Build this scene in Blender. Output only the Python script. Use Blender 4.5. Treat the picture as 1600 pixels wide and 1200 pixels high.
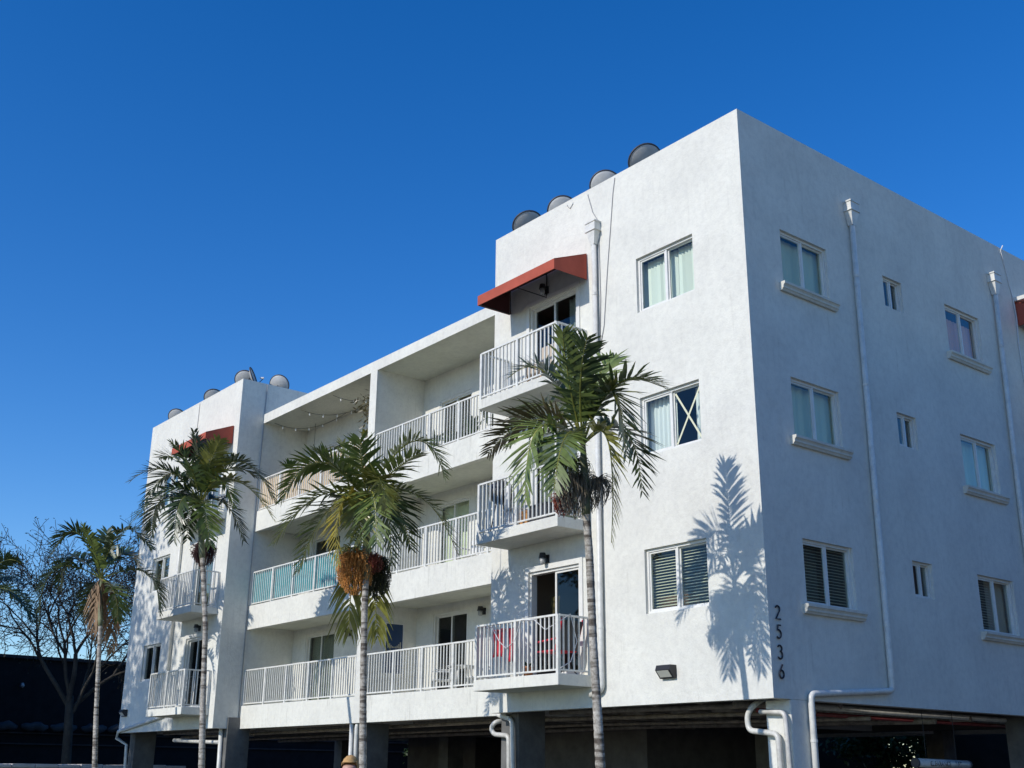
import bpy, bmesh, math, random
from mathutils import Vector, Matrix, noise

random.seed(7)
scene = bpy.context.scene
for o in list(bpy.data.objects):
    bpy.data.objects.remove(o)

# ------------------------------------------------------------------ camera, sky, sun, exposure
cam_data = bpy.data.cameras.new('camera')
cam = bpy.data.objects.new('camera', cam_data)
scene.collection.objects.link(cam)
cam_data.sensor_width = 36.0
cam_data.lens = 1789.44 * 36.0 / 1600.0
cam_data.clip_start = 0.1
cam_data.clip_end = 3000.0
Rv = (0.62803436, 0.77814022, 0.00840448)
Uv = (0.24533105, -0.20823212, 0.94681152)
Fv = (-0.73850221, 0.59256829, 0.32167889)
cam.matrix_world = Matrix(((Rv[0], Uv[0], -Fv[0], 11.2681), (Rv[1], Uv[1], -Fv[1], -14.0799),
                           (Rv[2], Uv[2], -Fv[2], -1.0911), (0, 0, 0, 1)))
scene.camera = cam
scene.render.resolution_x = 1024
scene.render.resolution_y = 768

SUN_DIR = Vector((0.05, 1.0, -0.565)).normalized()      # the way the light travels
world = bpy.data.worlds.new('World')
scene.world = world
world.use_nodes = True
wn = world.node_tree.nodes
wl = world.node_tree.links
sky = wn.new('ShaderNodeTexSky')
sky.sky_type = 'NISHITA'
sky.sun_disc = False
sky.sun_elevation = math.asin(-SUN_DIR.z)
sky.sun_rotation = math.atan2(-SUN_DIR.x, -SUN_DIR.y)
sky.altitude = 0.0
sky.air_density = 1.0
sky.dust_density = 0.15
sky.ozone_density = 4.0
bg = wn['Background']
bg.inputs['Strength'].default_value = 0.10
hsv = wn.new('ShaderNodeHueSaturation')          # deep, clear tropical blue over the whole dome
hsv.inputs['Hue'].default_value = 0.511
hsv.inputs['Saturation'].default_value = 1.33
hsv.inputs['Value'].default_value = 1.70
wl.new(sky.outputs['Color'], hsv.inputs['Color'])
wl.new(hsv.outputs['Color'], bg.inputs['Color'])

sun_data = bpy.data.lights.new('sun', 'SUN')
sun_data.energy = 3.5
sun_data.angle = math.radians(0.5)
sun_data.color = (1.0, 0.95, 0.88)
sun = bpy.data.objects.new('sun', sun_data)
scene.collection.objects.link(sun)
sun.rotation_euler = SUN_DIR.to_track_quat('-Z', 'Y').to_euler()

scene.view_settings.view_transform = 'Standard'
scene.view_settings.look = 'None'
scene.view_settings.exposure = 0.0
scene.view_settings.gamma = 1.0
scene.view_settings.use_curve_mapping = False

GROUND = -2.65
H = 2.75                      # storey height
COL = scene.collection

# ------------------------------------------------------------------ helpers
class MB:
    """collects polygons; build() links them as one mesh object"""
    def __init__(self):
        self.v = []; self.f = []; self.m = []
        self.cur = 0
    def add(self, verts, faces):
        b = len(self.v)
        self.v += [tuple(p) for p in verts]
        for f in faces:
            self.f.append([b + i for i in f]); self.m.append(self.cur)
        return self
    def box(self, x0, x1, y0, y1, z0, z1):
        p = [(x, y, z) for z in (z0, z1) for y in (y0, y1) for x in (x0, x1)]
        return self.add(p, [(0, 2, 3, 1), (4, 5, 7, 6), (0, 1, 5, 4), (2, 6, 7, 3), (0, 4, 6, 2), (1, 3, 7, 5)])
    def fbox(self, fr, u0, u1, v0, v1, d0, d1):
        p = [fr(u, v, d) for v in (v0, v1) for d in (d0, d1) for u in (u0, u1)]
        return self.add(p, [(0, 2, 3, 1), (4, 5, 7, 6), (0, 1, 5, 4), (2, 6, 7, 3), (0, 4, 6, 2), (1, 3, 7, 5)])
    def ring(self, fr, u0, u1, v0, v1, d0, d1, w, wb=None):
        wb = w if wb is None else wb
        self.fbox(fr, u0, u1, v1 - w, v1, d0, d1)
        self.fbox(fr, u0, u1, v0, v0 + wb, d0, d1)
        self.fbox(fr, u0, u0 + w, v0 + wb, v1 - w, d0, d1)
        self.fbox(fr, u1 - w, u1, v0 + wb, v1 - w, d0, d1)
        return self
    def tube(self, path, rad, n=8, cap=True):
        path = [Vector(p) for p in path]
        if not isinstance(rad, (list, tuple)):
            rad = [rad] * len(path)
        up = None; rings = []
        for i, p in enumerate(path):
            a = path[max(i - 1, 0)]; b = path[min(i + 1, len(path) - 1)]
            t = (b - a)
            if t.length < 1e-9: t = Vector((0, 0, 1))
            t.normalize()
            if up is None:
                ref = Vector((0, 0, 1)) if abs(t.z) < 0.9 else Vector((1, 0, 0))
                up = (ref - t * ref.dot(t)).normalized()
            else:
                up = up - t * up.dot(t)
                if up.length < 1e-6: up = Vector((1, 0, 0)) if abs(t.x) < .9 else Vector((0, 1, 0))
                up.normalize()
            s = t.cross(up)
            rings.append([p + (up * math.cos(k * 2 * math.pi / n) + s * math.sin(k * 2 * math.pi / n)) * rad[i] for k in range(n)])
        vs = [q for r in rings for q in r]; fs = []
        for i in range(len(path) - 1):
            for k in range(n):
                fs.append((i * n + k, i * n + (k + 1) % n, (i + 1) * n + (k + 1) % n, (i + 1) * n + k))
        if cap:
            fs.append(tuple(range(n - 1, -1, -1))); fs.append(tuple((len(path) - 1) * n + k for k in range(n)))
        return self.add(vs, fs)
    def lathe(self, c, prof, n=16, axis=None):
        c = Vector(c); vs = []; fs = []
        for (r, z) in prof:
            for k in range(n):
                a = k * 2 * math.pi / n
                q = Vector((r * math.cos(a), r * math.sin(a), z))
                if axis is not None: q = axis @ q
                vs.append(c + q)
        for i in range(len(prof) - 1):
            for k in range(n):
                fs.append((i * n + k, i * n + (k + 1) % n, (i + 1) * n + (k + 1) % n, (i + 1) * n + k))
        return self.add(vs, fs)
    def build(self, name, mats, parent=None, smooth=False, bevel=0.0):
        me = bpy.data.meshes.new(name)
        me.from_pydata(self.v, [], self.f)
        if not isinstance(mats, (list, tuple)): mats = [mats]
        for m in mats: me.materials.append(m)
        for p, i in zip(me.polygons, self.m):
            p.material_index = i
            p.use_smooth = smooth
        me.update()
        o = bpy.data.objects.new(name, me)
        COL.objects.link(o)
        if parent is not None: attach(o, parent)
        if bevel > 0:
            bv = o.modifiers.new('bevel', 'BEVEL'); bv.width = bevel; bv.segments = 2; bv.limit_method = 'ANGLE'
        return o

def world_loc(o):
    l = Vector(o.location)
    while o.parent is not None:
        if tuple(o.matrix_parent_inverse.translation) != (0, 0, 0):
            return l          # children are stored in world coordinates
        o = o.parent
        l += Vector(o.location)
    return l
LOC = {}
def attach(o, parent):
    """parent o without moving it (all meshes are modelled in world coordinates)"""
    o.parent = parent
    o.matrix_parent_inverse = Matrix.Translation(-Vector(LOC.get(parent.name, (0, 0, 0))))
    return o
def thing(name, label, cat, loc, group=None):
    o = bpy.data.objects.new(name, None)
    COL.objects.link(o)
    o.location = loc
    o.empty_display_size = 0.2
    LOC[o.name] = tuple(loc)
    o['label'] = label; o['category'] = cat
    if group: o['group'] = group
    return o
def tag(o, label, cat, group=None, kind=None):
    o['label'] = label; o['category'] = cat
    if group: o['group'] = group
    if kind: o['kind'] = kind
    return o
def recalc(o):
    bm = bmesh.new(); bm.from_mesh(o.data)
    bmesh.ops.recalc_face_normals(bm, faces=bm.faces)
    bm.to_mesh(o.data); bm.free()
    return o

# ------------------------------------------------------------------ materials
def pmat(name, col, rough=0.6, metal=0.0, spec=0.5):
    m = bpy.data.materials.new(name); m.use_nodes = True
    b = m.node_tree.nodes['Principled BSDF']
    b.inputs['Base Color'].default_value = (*col, 1)
    b.inputs['Roughness'].default_value = rough
    b.inputs['Metallic'].default_value = metal
    b.inputs['Specular IOR Level'].default_value = spec
    return m
def N(m, t, **k):
    n = m.node_tree.nodes.new(t)
    for a, v in k.items():
        if a in n.inputs: n.inputs[a].default_value = v
        else: setattr(n, a, v)
    return n
def L(m, a, b): m.node_tree.links.new(a, b)
def coord(m, scale=(1, 1, 1), kind='Object'):
    tc = N(m, 'ShaderNodeTexCoord'); mp = N(m, 'ShaderNodeMapping')
    mp.inputs['Scale'].default_value = scale
    L(m, tc.outputs[kind], mp.inputs['Vector'])
    return mp.outputs['Vector']
def noise_tex(m, vec, scale, detail=4, rough=0.55):
    n = N(m, 'ShaderNodeTexNoise'); n.inputs['Scale'].default_value = scale
    n.inputs['Detail'].default_value = detail; n.inputs['Roughness'].default_value = rough
    L(m, vec, n.inputs['Vector'])
    return n.outputs['Fac']
def ramp(m, fac, stops):
    r = N(m, 'ShaderNodeValToRGB')
    e = r.color_ramp.elements
    while len(e) < len(stops): e.new(0.5)
    for i, (p, c) in enumerate(stops):
        e[i].position = p
        e[i].color = (*c, 1) if len(c) == 3 else c
    L(m, fac, r.inputs['Fac'])
    return r.outputs['Color']
def mixc(m, fac, a, b, blend='MIX'):
    n = N(m, 'ShaderNodeMix'); n.data_type = 'RGBA'; n.blend_type = blend
    if hasattr(fac, 'is_output'): L(m, fac, n.inputs[0])
    else: n.inputs[0].default_value = fac
    for s, i in ((a, 6), (b, 7)):
        if hasattr(s, 'is_output'): L(m, s, n.inputs[i])
        else: n.inputs[i].default_value = (*s, 1)
    return n.outputs[2]
def bump(m, h, strength, dist):
    b = N(m, 'ShaderNodeBump'); b.inputs['Strength'].default_value = strength; b.inputs['Distance'].default_value = dist
    L(m, h, b.inputs['Height'])
    L(m, b.outputs['Normal'], m.node_tree.nodes['Principled BSDF'].inputs['Normal'])
def setcol(m, c): L(m, c, m.node_tree.nodes['Principled BSDF'].inputs['Base Color'])

def stucco(name, lo, hi, stains=0.0):
    m = pmat(name, hi, 0.9, spec=0.2)
    v = coord(m)
    big = noise_tex(m, v, 0.9, 6, 0.62)
    c = ramp(m, big, [(0.30, lo), (0.62, hi)])
    mid = noise_tex(m, v, 7.5, 7, 0.75)
    c2 = ramp(m, mid, [(0.36, (0.87, 0.87, 0.875)), (0.56, (1, 1, 1))])
    c = mixc(m, 0.75, c, c2, 'MULTIPLY')
    if stains > 0:
        vs = coord(m, (9.0, 9.0, 0.55))
        st = noise_tex(m, vs, 1.3, 5, 0.7)
        sc = ramp(m, st, [(0.55, (1, 1, 1)), (0.74, (0.36, 0.34, 0.31))])
        brk = ramp(m, noise_tex(m, v, 1.7, 4, 0.6), [(0.42, (0, 0, 0)), (0.66, (1, 1, 1))])
        c = mixc(m, brk, c, mixc(m, stains, c, sc, 'MULTIPLY'))
    setcol(m, c)
    vv = coord(m, (1.0, 1.0, 0.8))
    h1 = noise_tex(m, vv, 17.0, 9, 0.74)
    bump(m, h1, 0.7, 0.018)
    return m
M = {}
M['stucco'] = stucco('white_stucco', (0.655, 0.645, 0.585), (0.75, 0.74, 0.665), 0.3)
M['band'] = stucco('weathered_white_stucco', (0.67, 0.66, 0.59), (0.76, 0.75, 0.67), 0.75)
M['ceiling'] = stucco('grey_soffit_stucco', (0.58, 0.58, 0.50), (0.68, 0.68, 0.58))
M['slab'] = stucco('balcony_slab_stucco', (0.63, 0.62, 0.56), (0.75, 0.74, 0.66), 0.5)
M['sill'] = stucco('moulded_sill_stone', (0.60, 0.58, 0.50), (0.74, 0.72, 0.63), 0.4)
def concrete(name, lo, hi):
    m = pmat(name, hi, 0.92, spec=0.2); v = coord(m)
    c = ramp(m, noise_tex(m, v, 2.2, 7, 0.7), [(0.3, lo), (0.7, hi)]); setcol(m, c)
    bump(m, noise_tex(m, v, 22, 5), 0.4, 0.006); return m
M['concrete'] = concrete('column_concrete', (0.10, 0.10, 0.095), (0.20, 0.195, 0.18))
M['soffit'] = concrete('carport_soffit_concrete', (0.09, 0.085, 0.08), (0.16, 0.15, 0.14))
M['pave'] = concrete('parking_concrete', (0.11, 0.108, 0.10), (0.19, 0.185, 0.17))
M['asphalt'] = concrete('asphalt_paving', (0.035, 0.035, 0.036), (0.06, 0.06, 0.06))
def painted(name, col, rough=0.45, wear=0.12):
    m = pmat(name, col, rough); v = coord(m)
    d = tuple(x * (1 - wear * 2) for x in col)
    setcol(m, ramp(m, noise_tex(m, v, 6, 5, .7), [(0.35, d), (0.6, col)])); return m
M['rail'] = painted('white_railing_paint', (0.76, 0.75, 0.69), 0.4)
M['frame'] = painted('white_window_frame', (0.75, 0.74, 0.69), 0.35, 0.05)
M['pipe'] = painted('white_downpipe_paint', (0.72, 0.71, 0.65), 0.4, 0.1)
M['pvc'] = painted('cream_pvc_pipe', (0.66, 0.64, 0.58), 0.4, 0.15)
M['dirtypipe'] = painted('dusty_pipe', (0.42, 0.36, 0.29), 0.6, 0.25)
M['redpipe'] = painted('dull_red_sprinkler_pipe', (0.30, 0.06, 0.06), 0.5, 0.2)
M['black'] = painted('black_metal', (0.02, 0.02, 0.022), 0.45, 0.1)
M['darkgrey'] = painted('dark_grey_plastic', (0.06, 0.06, 0.065), 0.5, 0.1)
M['dish'] = painted('grey_dish_paint', (0.50, 0.50, 0.48), 0.55, 0.08)
M['dishrim'] = painted('dark_dish_rim', (0.05, 0.055, 0.07), 0.5, 0.1)
M['lens'] = pmat('frosted_lamp_lens', (0.55, 0.55, 0.48), 0.3)
M['lampglass'] = pmat('lamp_jar_glass', (0.35, 0.36, 0.36), 0.15)
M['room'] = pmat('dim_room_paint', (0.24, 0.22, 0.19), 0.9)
M['number'] = pmat('black_house_number', (0.012, 0.014, 0.022), 0.35)
M['white_cloth'] = pmat('white_cloth', (0.75, 0.75, 0.74), 0.9)
M['white_plastic'] = painted('white_plastic', (0.75, 0.75, 0.73), 0.4, 0.06)
M['red_cloth'] = pmat('red_canvas', (0.55, 0.02, 0.04), 0.8)
M['coat'] = pmat('olive_coat', (0.11, 0.09, 0.03), 0.9)
M['beige'] = pmat('beige_upholstery', (0.50, 0.42, 0.33), 0.9)
M['wood'] = painted('golden_wood', (0.62, 0.30, 0.09), 0.5, 0.2)
M['terracotta'] = painted('terracotta_clay', (0.40, 0.16, 0.07), 0.8, 0.15)
M['pot'] = painted('pale_plant_pot', (0.48, 0.46, 0.42), 0.7, 0.15)
M['bulb'] = pmat('clear_white_bulb', (0.8, 0.8, 0.78), 0.2)
M['cable'] = pmat('grey_cable', (0.36, 0.36, 0.36), 0.6)
M['whitecable'] = pmat('white_cable', (0.7, 0.7, 0.7), 0.6)
M['blind'] = pmat('pale_blind_vinyl', (0.80, 0.81, 0.72), 0.6)
M['bluecurtain'] = pmat('pale_teal_curtain', (0.66, 0.66, 0.48), 0.9)
M['slat'] = pmat('cream_venetian_slat', (0.72, 0.68, 0.50), 0.6)
M['pink'] = pmat('dusty_pink_curtain', (0.92, 0.44, 0.30), 0.9)
M['curtain'] = pmat('white_curtain_cloth', (0.74, 0.74, 0.73), 0.95)

def fabric(name, col):
    m = pmat(name, col, 0.85, spec=0.2); v = coord(m)
    c = ramp(m, noise_tex(m, v, 3.0, 5), [(0.3, tuple(x * 0.8 for x in col)), (0.7, col)]); setcol(m, c)
    bump(m, noise_tex(m, v, 90, 2), 0.25, 0.003); return m
M['awning'] = fabric('brick_red_awning_canvas', (0.46, 0.105, 0.068))
M['awning_lining'] = fabric('dark_awning_lining', (0.10, 0.035, 0.035))  # dark colour stands for the shade inside the awnings
M['teal'] = fabric('teal_screen_fabric', (0.07, 0.33, 0.36))
def bamboo():
    m = pmat('split_bamboo', (0.62, 0.44, 0.25), 0.7)
    v = coord(m, (60, 60, 0.7))
    setcol(m, ramp(m, noise_tex(m, v, 1.0, 3), [(0.25, (0.48, 0.33, 0.17)), (0.45, (0.76, 0.58, 0.35)), (0.75, (0.84, 0.68, 0.44))]))
    return m
M['bamboo'] = bamboo()
def glass(name, tint, refl=1.0):
    m = bpy.data.materials.new(name); m.use_nodes = True
    nt = m.node_tree; nt.nodes.remove(nt.nodes['Principled BSDF'])
    out = nt.nodes['Material Output']
    tr = N(m, 'ShaderNodeBsdfTransparent'); tr.inputs['Color'].default_value = (*tint, 1)
    gl = N(m, 'ShaderNodeBsdfGlossy'); gl.inputs['Roughness'].default_value = 0.02
    gl.inputs['Color'].default_value = (refl, refl, refl, 1)
    lw = N(m, 'ShaderNodeLayerWeight'); lw.inputs['Blend'].default_value = 0.5
    pw = N(m, 'ShaderNodeMath', operation='POWER'); pw.inputs[1].default_value = 4.0
    ma = N(m, 'ShaderNodeMath', operation='MULTIPLY_ADD'); ma.inputs[1].default_value = 0.85; ma.inputs[2].default_value = 0.022
    L(m, lw.outputs['Facing'], pw.inputs[0]); L(m, pw.outputs[0], ma.inputs[0])
    mx = N(m, 'ShaderNodeMixShader')
    L(m, ma.outputs[0], mx.inputs['Fac']); L(m, tr.outputs[0], mx.inputs[1]); L(m, gl.outputs[0], mx.inputs[2])
    L(m, mx.outputs[0], out.inputs['Surface'])
    return m
M['glass'] = glass('window_glass', (0.94, 0.975, 0.955))
M['tint'] = glass('tinted_door_glass', (0.66, 0.70, 0.70))

def leafmat(name, col, rough=0.34, trans=0.16, vary=0.35):
    m = pmat(name, col, rough, spec=0.5)
    v = coord(m)
    oi = N(m, 'ShaderNodeObjectInfo')
    dark = tuple(x * (1 - vary) for x in col); lite = tuple(min(1, x * (1 + vary)) for x in col)
    c = ramp(m, noise_tex(m, v, 5.0, 3), [(0.3, dark), (0.7, lite)])
    hs = N(m, 'ShaderNodeHueSaturation')
    mr = N(m, 'ShaderNodeMapRange'); mr.inputs['To Min'].default_value = 0.75; mr.inputs['To Max'].default_value = 1.25
    L(m, oi.outputs['Random'], mr.inputs['Value']); L(m, mr.outputs[0], hs.inputs['Value']); L(m, c, hs.inputs['Color'])
    bsdf = m.node_tree.nodes['Principled BSDF']
    L(m, hs.outputs['Color'], bsdf.inputs['Base Color'])
    tl = N(m, 'ShaderNodeBsdfTranslucent'); L(m, hs.outputs['Color'], tl.inputs['Color'])
    mx = N(m, 'ShaderNodeMixShader'); mx.inputs['Fac'].default_value = trans
    L(m, bsdf.outputs[0], mx.inputs[1]); L(m, tl.outputs[0], mx.inputs[2])
    L(m, mx.outputs[0], m.node_tree.nodes['Material Output'].inputs['Surface'])
    return m
M['leaf_g'] = leafmat('palm_leaf_green', (0.125, 0.165, 0.042))
M['leaf_d'] = leafmat('palm_leaf_dark_green', (0.055, 0.085, 0.030))
M['leaf_y'] = leafmat('palm_leaf_yellow_green', (0.27, 0.27, 0.06))
M['leaf_yy'] = leafmat('palm_leaf_yellowing', (0.36, 0.30, 0.05))
M['leaf_b'] = leafmat('palm_leaf_browning', (0.13, 0.11, 0.05))
M['leaf_n'] = leafmat('palm_leaf_dead_brown', (0.26, 0.17, 0.10), 0.8)
M['shaft'] = leafmat('palm_crownshaft', (0.13, 0.14, 0.07), 0.6, 0.0, 0.4)
M['bush'] = leafmat('broadleaf_green', (0.05, 0.09, 0.02), 0.5, 0.3)
M['plant'] = leafmat('houseplant_green', (0.06, 0.12, 0.03), 0.5, 0.2)
M['fruit_orange'] = leafmat('palm_fruit_orange_brown', (0.44, 0.19, 0.04), 0.6, 0.0, 0.5)
M['fruit_dark'] = leafmat('palm_fruit_dark_olive', (0.03, 0.032, 0.012), 0.6, 0.0, 0.4)
M['fruit_red'] = leafmat('palm_fruit_dull_red', (0.17, 0.035, 0.02), 0.5, 0.0, 0.4)
M['fruit_dry'] = leafmat('palm_fruit_stalk_dry', (0.21, 0.175, 0.13), 0.8, 0.0, 0.5)
M['fruit_green'] = leafmat('palm_flower_stalk_green', (0.16, 0.17, 0.05), 0.7, 0.0, 0.3)
M['fruit_maroon'] = leafmat('palm_fruit_maroon', (0.05, 0.018, 0.018), 0.7, 0.0, 0.4)
def trunkmat():
    m = pmat('ringed_palm_trunk', (0.4, 0.36, 0.3), 0.85, spec=0.2)
    v = coord(m, (1.5, 1.5, 14.0))
    rings = noise_tex(m, v, 1.0, 4, 0.6)
    c = ramp(m, rings, [(0.40, (0.13, 0.11, 0.09)), (0.47, (0.36, 0.33, 0.28)), (0.68, (0.58, 0.54, 0.47))])
    v2 = coord(m)
    sp = noise_tex(m, v2, 24, 4, 0.7)
    c2 = ramp(m, sp, [(0.40, (0.45, 0.42, 0.38)), (0.55, (1, 1, 1))])
    setcol(m, mixc(m, 0.7, c, c2, 'MULTIPLY'))
    bump(m, rings, 0.6, 0.01); return m
M['trunk'] = trunkmat()
M['bark'] = concrete('dark_grey_bark', (0.035, 0.032, 0.028), (0.085, 0.075, 0.062))
M['twig'] = concrete('dark_twig_bark', (0.02, 0.018, 0.015), (0.05, 0.045, 0.036))
M['tuft'] = leafmat('sparse_dull_leaf', (0.03, 0.035, 0.02), 0.7, 0.1)
M['navy'] = concrete('dark_navy_wall_paint', (0.010, 0.010, 0.011), (0.018, 0.0185, 0.020))
M['navyledge'] = concrete('dark_ledge_metal', (0.04, 0.035, 0.035), (0.07, 0.062, 0.06))
M['tarp'] = concrete('grey_tarpaulin', (0.035, 0.04, 0.045), (0.075, 0.08, 0.085))
M['palewall'] = concrete('pale_coping_stone', (0.45, 0.40, 0.36), (0.68, 0.62, 0.58))
M['grass'] = concrete('short_lawn', (0.035, 0.06, 0.015), (0.07, 0.10, 0.03))
M['hair'] = concrete('sandy_blond_hair', (0.40, 0.22, 0.08), (0.66, 0.42, 0.18))
M['skin'] = pmat('skin', (0.55, 0.32, 0.23), 0.55)
M['shirt'] = fabric('grey_tshirt', (0.20, 0.21, 0.23))
M['jeans'] = fabric('blue_jeans', (0.05, 0.07, 0.13))
M['mirror'] = pmat('dark_poster_print', (0.03, 0.06, 0.13), 0.25)
M['postersand'] = pmat('poster_pale_print', (0.45, 0.42, 0.33), 0.4)
M['pinkwall'] = stucco('faded_pink_stucco', (0.34, 0.20, 0.16), (0.42, 0.26, 0.21))
M['darkwall'] = concrete('dark_block_wall', (0.016, 0.015, 0.014), (0.03, 0.028, 0.026))  # near-black so the added sky-blocking walls stay dark

# ------------------------------------------------------------------ ground
o = MB().box(-450, 450, -450, 450, GROUND - 1, GROUND).build('ground', M['pave']); o['kind'] = 'structure'
o = MB().box(-60, 30, -5.2, -1.6, GROUND, GROUND + 0.12).build('planting_strip', M['grass']); o['kind'] = 'structure'
o = MB().box(-40, 6, 0.6, 40, GROUND, GROUND + 0.004).build('carport_floor', M['asphalt']); o['kind'] = 'structure'

# ------------------------------------------------------------------ the apartment building
ZT = 10.07
XW = -6.89            # near wing left end
XR = -19.18           # far wing right end
XL = -26.03           # far wing left end
D = 16.0
FY = 0.78             # front of the middle bands
BY = 2.264            # back wall of the loggias
PX0, PX1 = -13.15, -12.826   # partition pier
B = thing('apartment_building', 'white stucco apartment block of three floors raised on columns over a carport', 'building', (XW - 6, 5, GROUND))

front = lambda u, v, d: (u, d, v)
side = lambda u, v, d: (-d, u, v)
backw = lambda u, v, d: (u, BY + d, v)
retw = lambda u, v, d: (XR - d, u, v)

def panel(fr, u0, u1, v0, v1, holes, th, name, mat, parent=B):
    us = sorted({u0, u1, *[h[0] for h in holes], *[h[1] for h in holes]})
    vs = sorted({v0, v1, *[h[2] for h in holes], *[h[3] for h in holes]})
    def hole(i, j):
        if i < 0 or j < 0 or i >= len(us) - 1 or j >= len(vs) - 1: return True
        a = (us[i] + us[i + 1]) / 2; b = (vs[j] + vs[j + 1]) / 2
        return any(h[0] < a < h[1] and h[2] < b < h[3] for h in holes)
    mb = MB(); nu, nv = len(us), len(vs)
    V = [fr(u, v, d) for d in (0, th) for v in vs for u in us]
    ix = lambda i, j, k: k * nu * nv + j * nu + i
    F = []
    for i in range(nu - 1):
        for j in range(nv - 1):
            if hole(i, j): continue
            F.append((ix(i, j, 0), ix(i + 1, j, 0), ix(i + 1, j + 1, 0), ix(i, j + 1, 0)))
            F.append((ix(i, j, 1), ix(i, j + 1, 1), ix(i + 1, j + 1, 1), ix(i + 1, j, 1)))
            if hole(i - 1, j): F.append((ix(i, j, 0), ix(i, j + 1, 0), ix(i, j + 1, 1), ix(i, j, 1)))
            if hole(i + 1, j): F.append((ix(i + 1, j, 0), ix(i + 1, j, 1), ix(i + 1, j + 1, 1), ix(i + 1, j + 1, 0)))
            if hole(i, j - 1): F.append((ix(i, j, 0), ix(i, j, 1), ix(i + 1, j, 1), ix(i + 1, j, 0)))
            if hole(i, j + 1): F.append((ix(i, j + 1, 0), ix(i + 1, j + 1, 0), ix(i + 1, j + 1, 1), ix(i, j + 1, 1)))
    mb.add(V, F)
    return recalc(mb.build(name, mat, parent))

# openings: (u0, u1, v0, v1)
WF = [(-2.592, -1.175, 1.478 + H * k, 2.576 + H * k) for k in range(3)]
DF = [(-5.70, -4.25, 0.56 + H * k, 2.56 + H * k) for k in range(3)]
WS = [(0.971, 2.300, 1.463 + H * k, 2.527 + H * k) for k in range(3)]
SS = [(4.055, 4.676, 1.889 + H * k, 2.529 + H * k) for k in range(3)]
BS = [(6.194, 7.485, 1.446 + H * k, 2.519 + H * k) for k in range(3)]
WL = [(-24.70, -23.35, 1.50 + H * k, 2.60 + H * k) for k in range(3)]
DL = [(-21.45, -20.05, 0.56 + H * k, 2.56 + H * k) for k in range(3)]
DM = [(-12.10, -10.70, 0.62 + H * k, 2.58 + H * k) for k in range(3)]
DN = [(-18.42, -16.80, 0.62 + H * k, 2.61 + H * k) for k in range(3)]

TH = 0.2
panel(front, XW, 0, 0, ZT, WF + DF, TH, 'front_wall', M['stucco'])
o = panel(front, XL, XR, 0, ZT, WL + DL, TH, 'front_wall', M['stucco'])
panel(lambda u, v, d: (-d, u, v), TH, D, 0, ZT, WS + SS + BS, TH, 'side_wall', M['stucco'])
panel(retw, TH, D, 0, ZT, [], TH, 'return_wall', M['stucco'])
panel(lambda u, v, d: (XL + d, u, v), TH, D, 0, ZT, [], TH, 'side_wall', M['stucco'])
panel(lambda u, v, d: (XW + d, u, v), TH, D, 0, ZT, [], TH, 'return_wall', M['stucco'])
panel(backw, XR + 0.002, XW - 0.002, 0.3, 8.82, DM + DN, TH, 'loggia_wall', M['stucco'])
panel(lambda u, v, d: (u, D - d, v), XL, 0, 0, 9.0, [], TH - 0.002, 'rear_wall', M['stucco'])
# partition between the two flats, with its pier
MB().box(PX0, PX1, FY - 0.012, BY, 0.0, 8.82).build('partition_wall', M['stucco'], B)
# roof of the middle with its fascia, wing roofs
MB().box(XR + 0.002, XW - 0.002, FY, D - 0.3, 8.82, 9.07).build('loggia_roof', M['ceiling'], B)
MB().box(XR + 0.004, XW - 0.004, FY - 0.014, FY - 0.002, 8.80, 9.085).build('roof_fascia', M['stucco'], B)
MB().box(XW + TH, -TH, TH, D - TH, 9.0, 9.2).build('wing_roof', M['concrete'], B)
MB().box(XL + TH, XR - TH, TH, D - TH, 9.0, 9.2).build('wing_roof', M['concrete'], B)
# floor slabs and weathered bands of the loggias
bands = [(0.0, 0.61), (2.69, 3.365), (5.51, 6.115)]
for k, (a, b) in enumerate(bands):
    for (xa, xb) in ((PX1 + 0.002, XW - 0.002), (XR + 0.002, PX0 - 0.002)):
        MB().box(xa, xb, FY, FY + 0.16, a, b).build('loggia_parapet', M['band'], B, bevel=0.008)
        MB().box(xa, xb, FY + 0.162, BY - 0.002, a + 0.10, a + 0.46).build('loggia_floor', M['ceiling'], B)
# carport soffit, edge beams and columns
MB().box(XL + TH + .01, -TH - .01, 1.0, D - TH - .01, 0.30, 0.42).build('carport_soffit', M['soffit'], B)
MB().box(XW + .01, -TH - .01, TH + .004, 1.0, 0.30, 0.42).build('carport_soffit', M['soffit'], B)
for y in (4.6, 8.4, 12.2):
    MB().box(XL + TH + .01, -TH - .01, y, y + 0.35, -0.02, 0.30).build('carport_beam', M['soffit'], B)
cols = [(-7.02, -6.49, 0.40, 1.08), (-13.45, -12.93, 0.96, 1.65), (-19.65, -19.13, 0.42, 1.1), (-26.02, -25.62, 0.40, 1.1)]
for (a, b, c, d) in cols:
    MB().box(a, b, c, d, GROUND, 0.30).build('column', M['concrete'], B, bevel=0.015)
MB().box(-0.48, -0.002, 0.39, 0.93, GROUND, 0.0).build('column', M['stucco'], B, bevel=0.015)
for (x, y) in ((-0.5, 8.2), (-0.5, 15.3), (-6.7, 8.2), (-13.1, 8.2), (-19.4, 8.2), (-25.8, 8.2), (-6.7, 15.3), (-13.1, 15.3), (-19.4, 15.3)):
    MB().box(x - .25, x + .25, y - .3, y + .3, GROUND, 0.30).build('column', M['concrete'], B)
MB().box(-12.0, -8.2, 5.6, 9.4, GROUND, 0.30).build('stair_core', M['soffit'], B)  # blocks added to keep the carport interior dark
MB().box(-24.5, -20.5, 10.0, 13.4, GROUND, 0.30).build('stair_core', M['soffit'], B)

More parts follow.
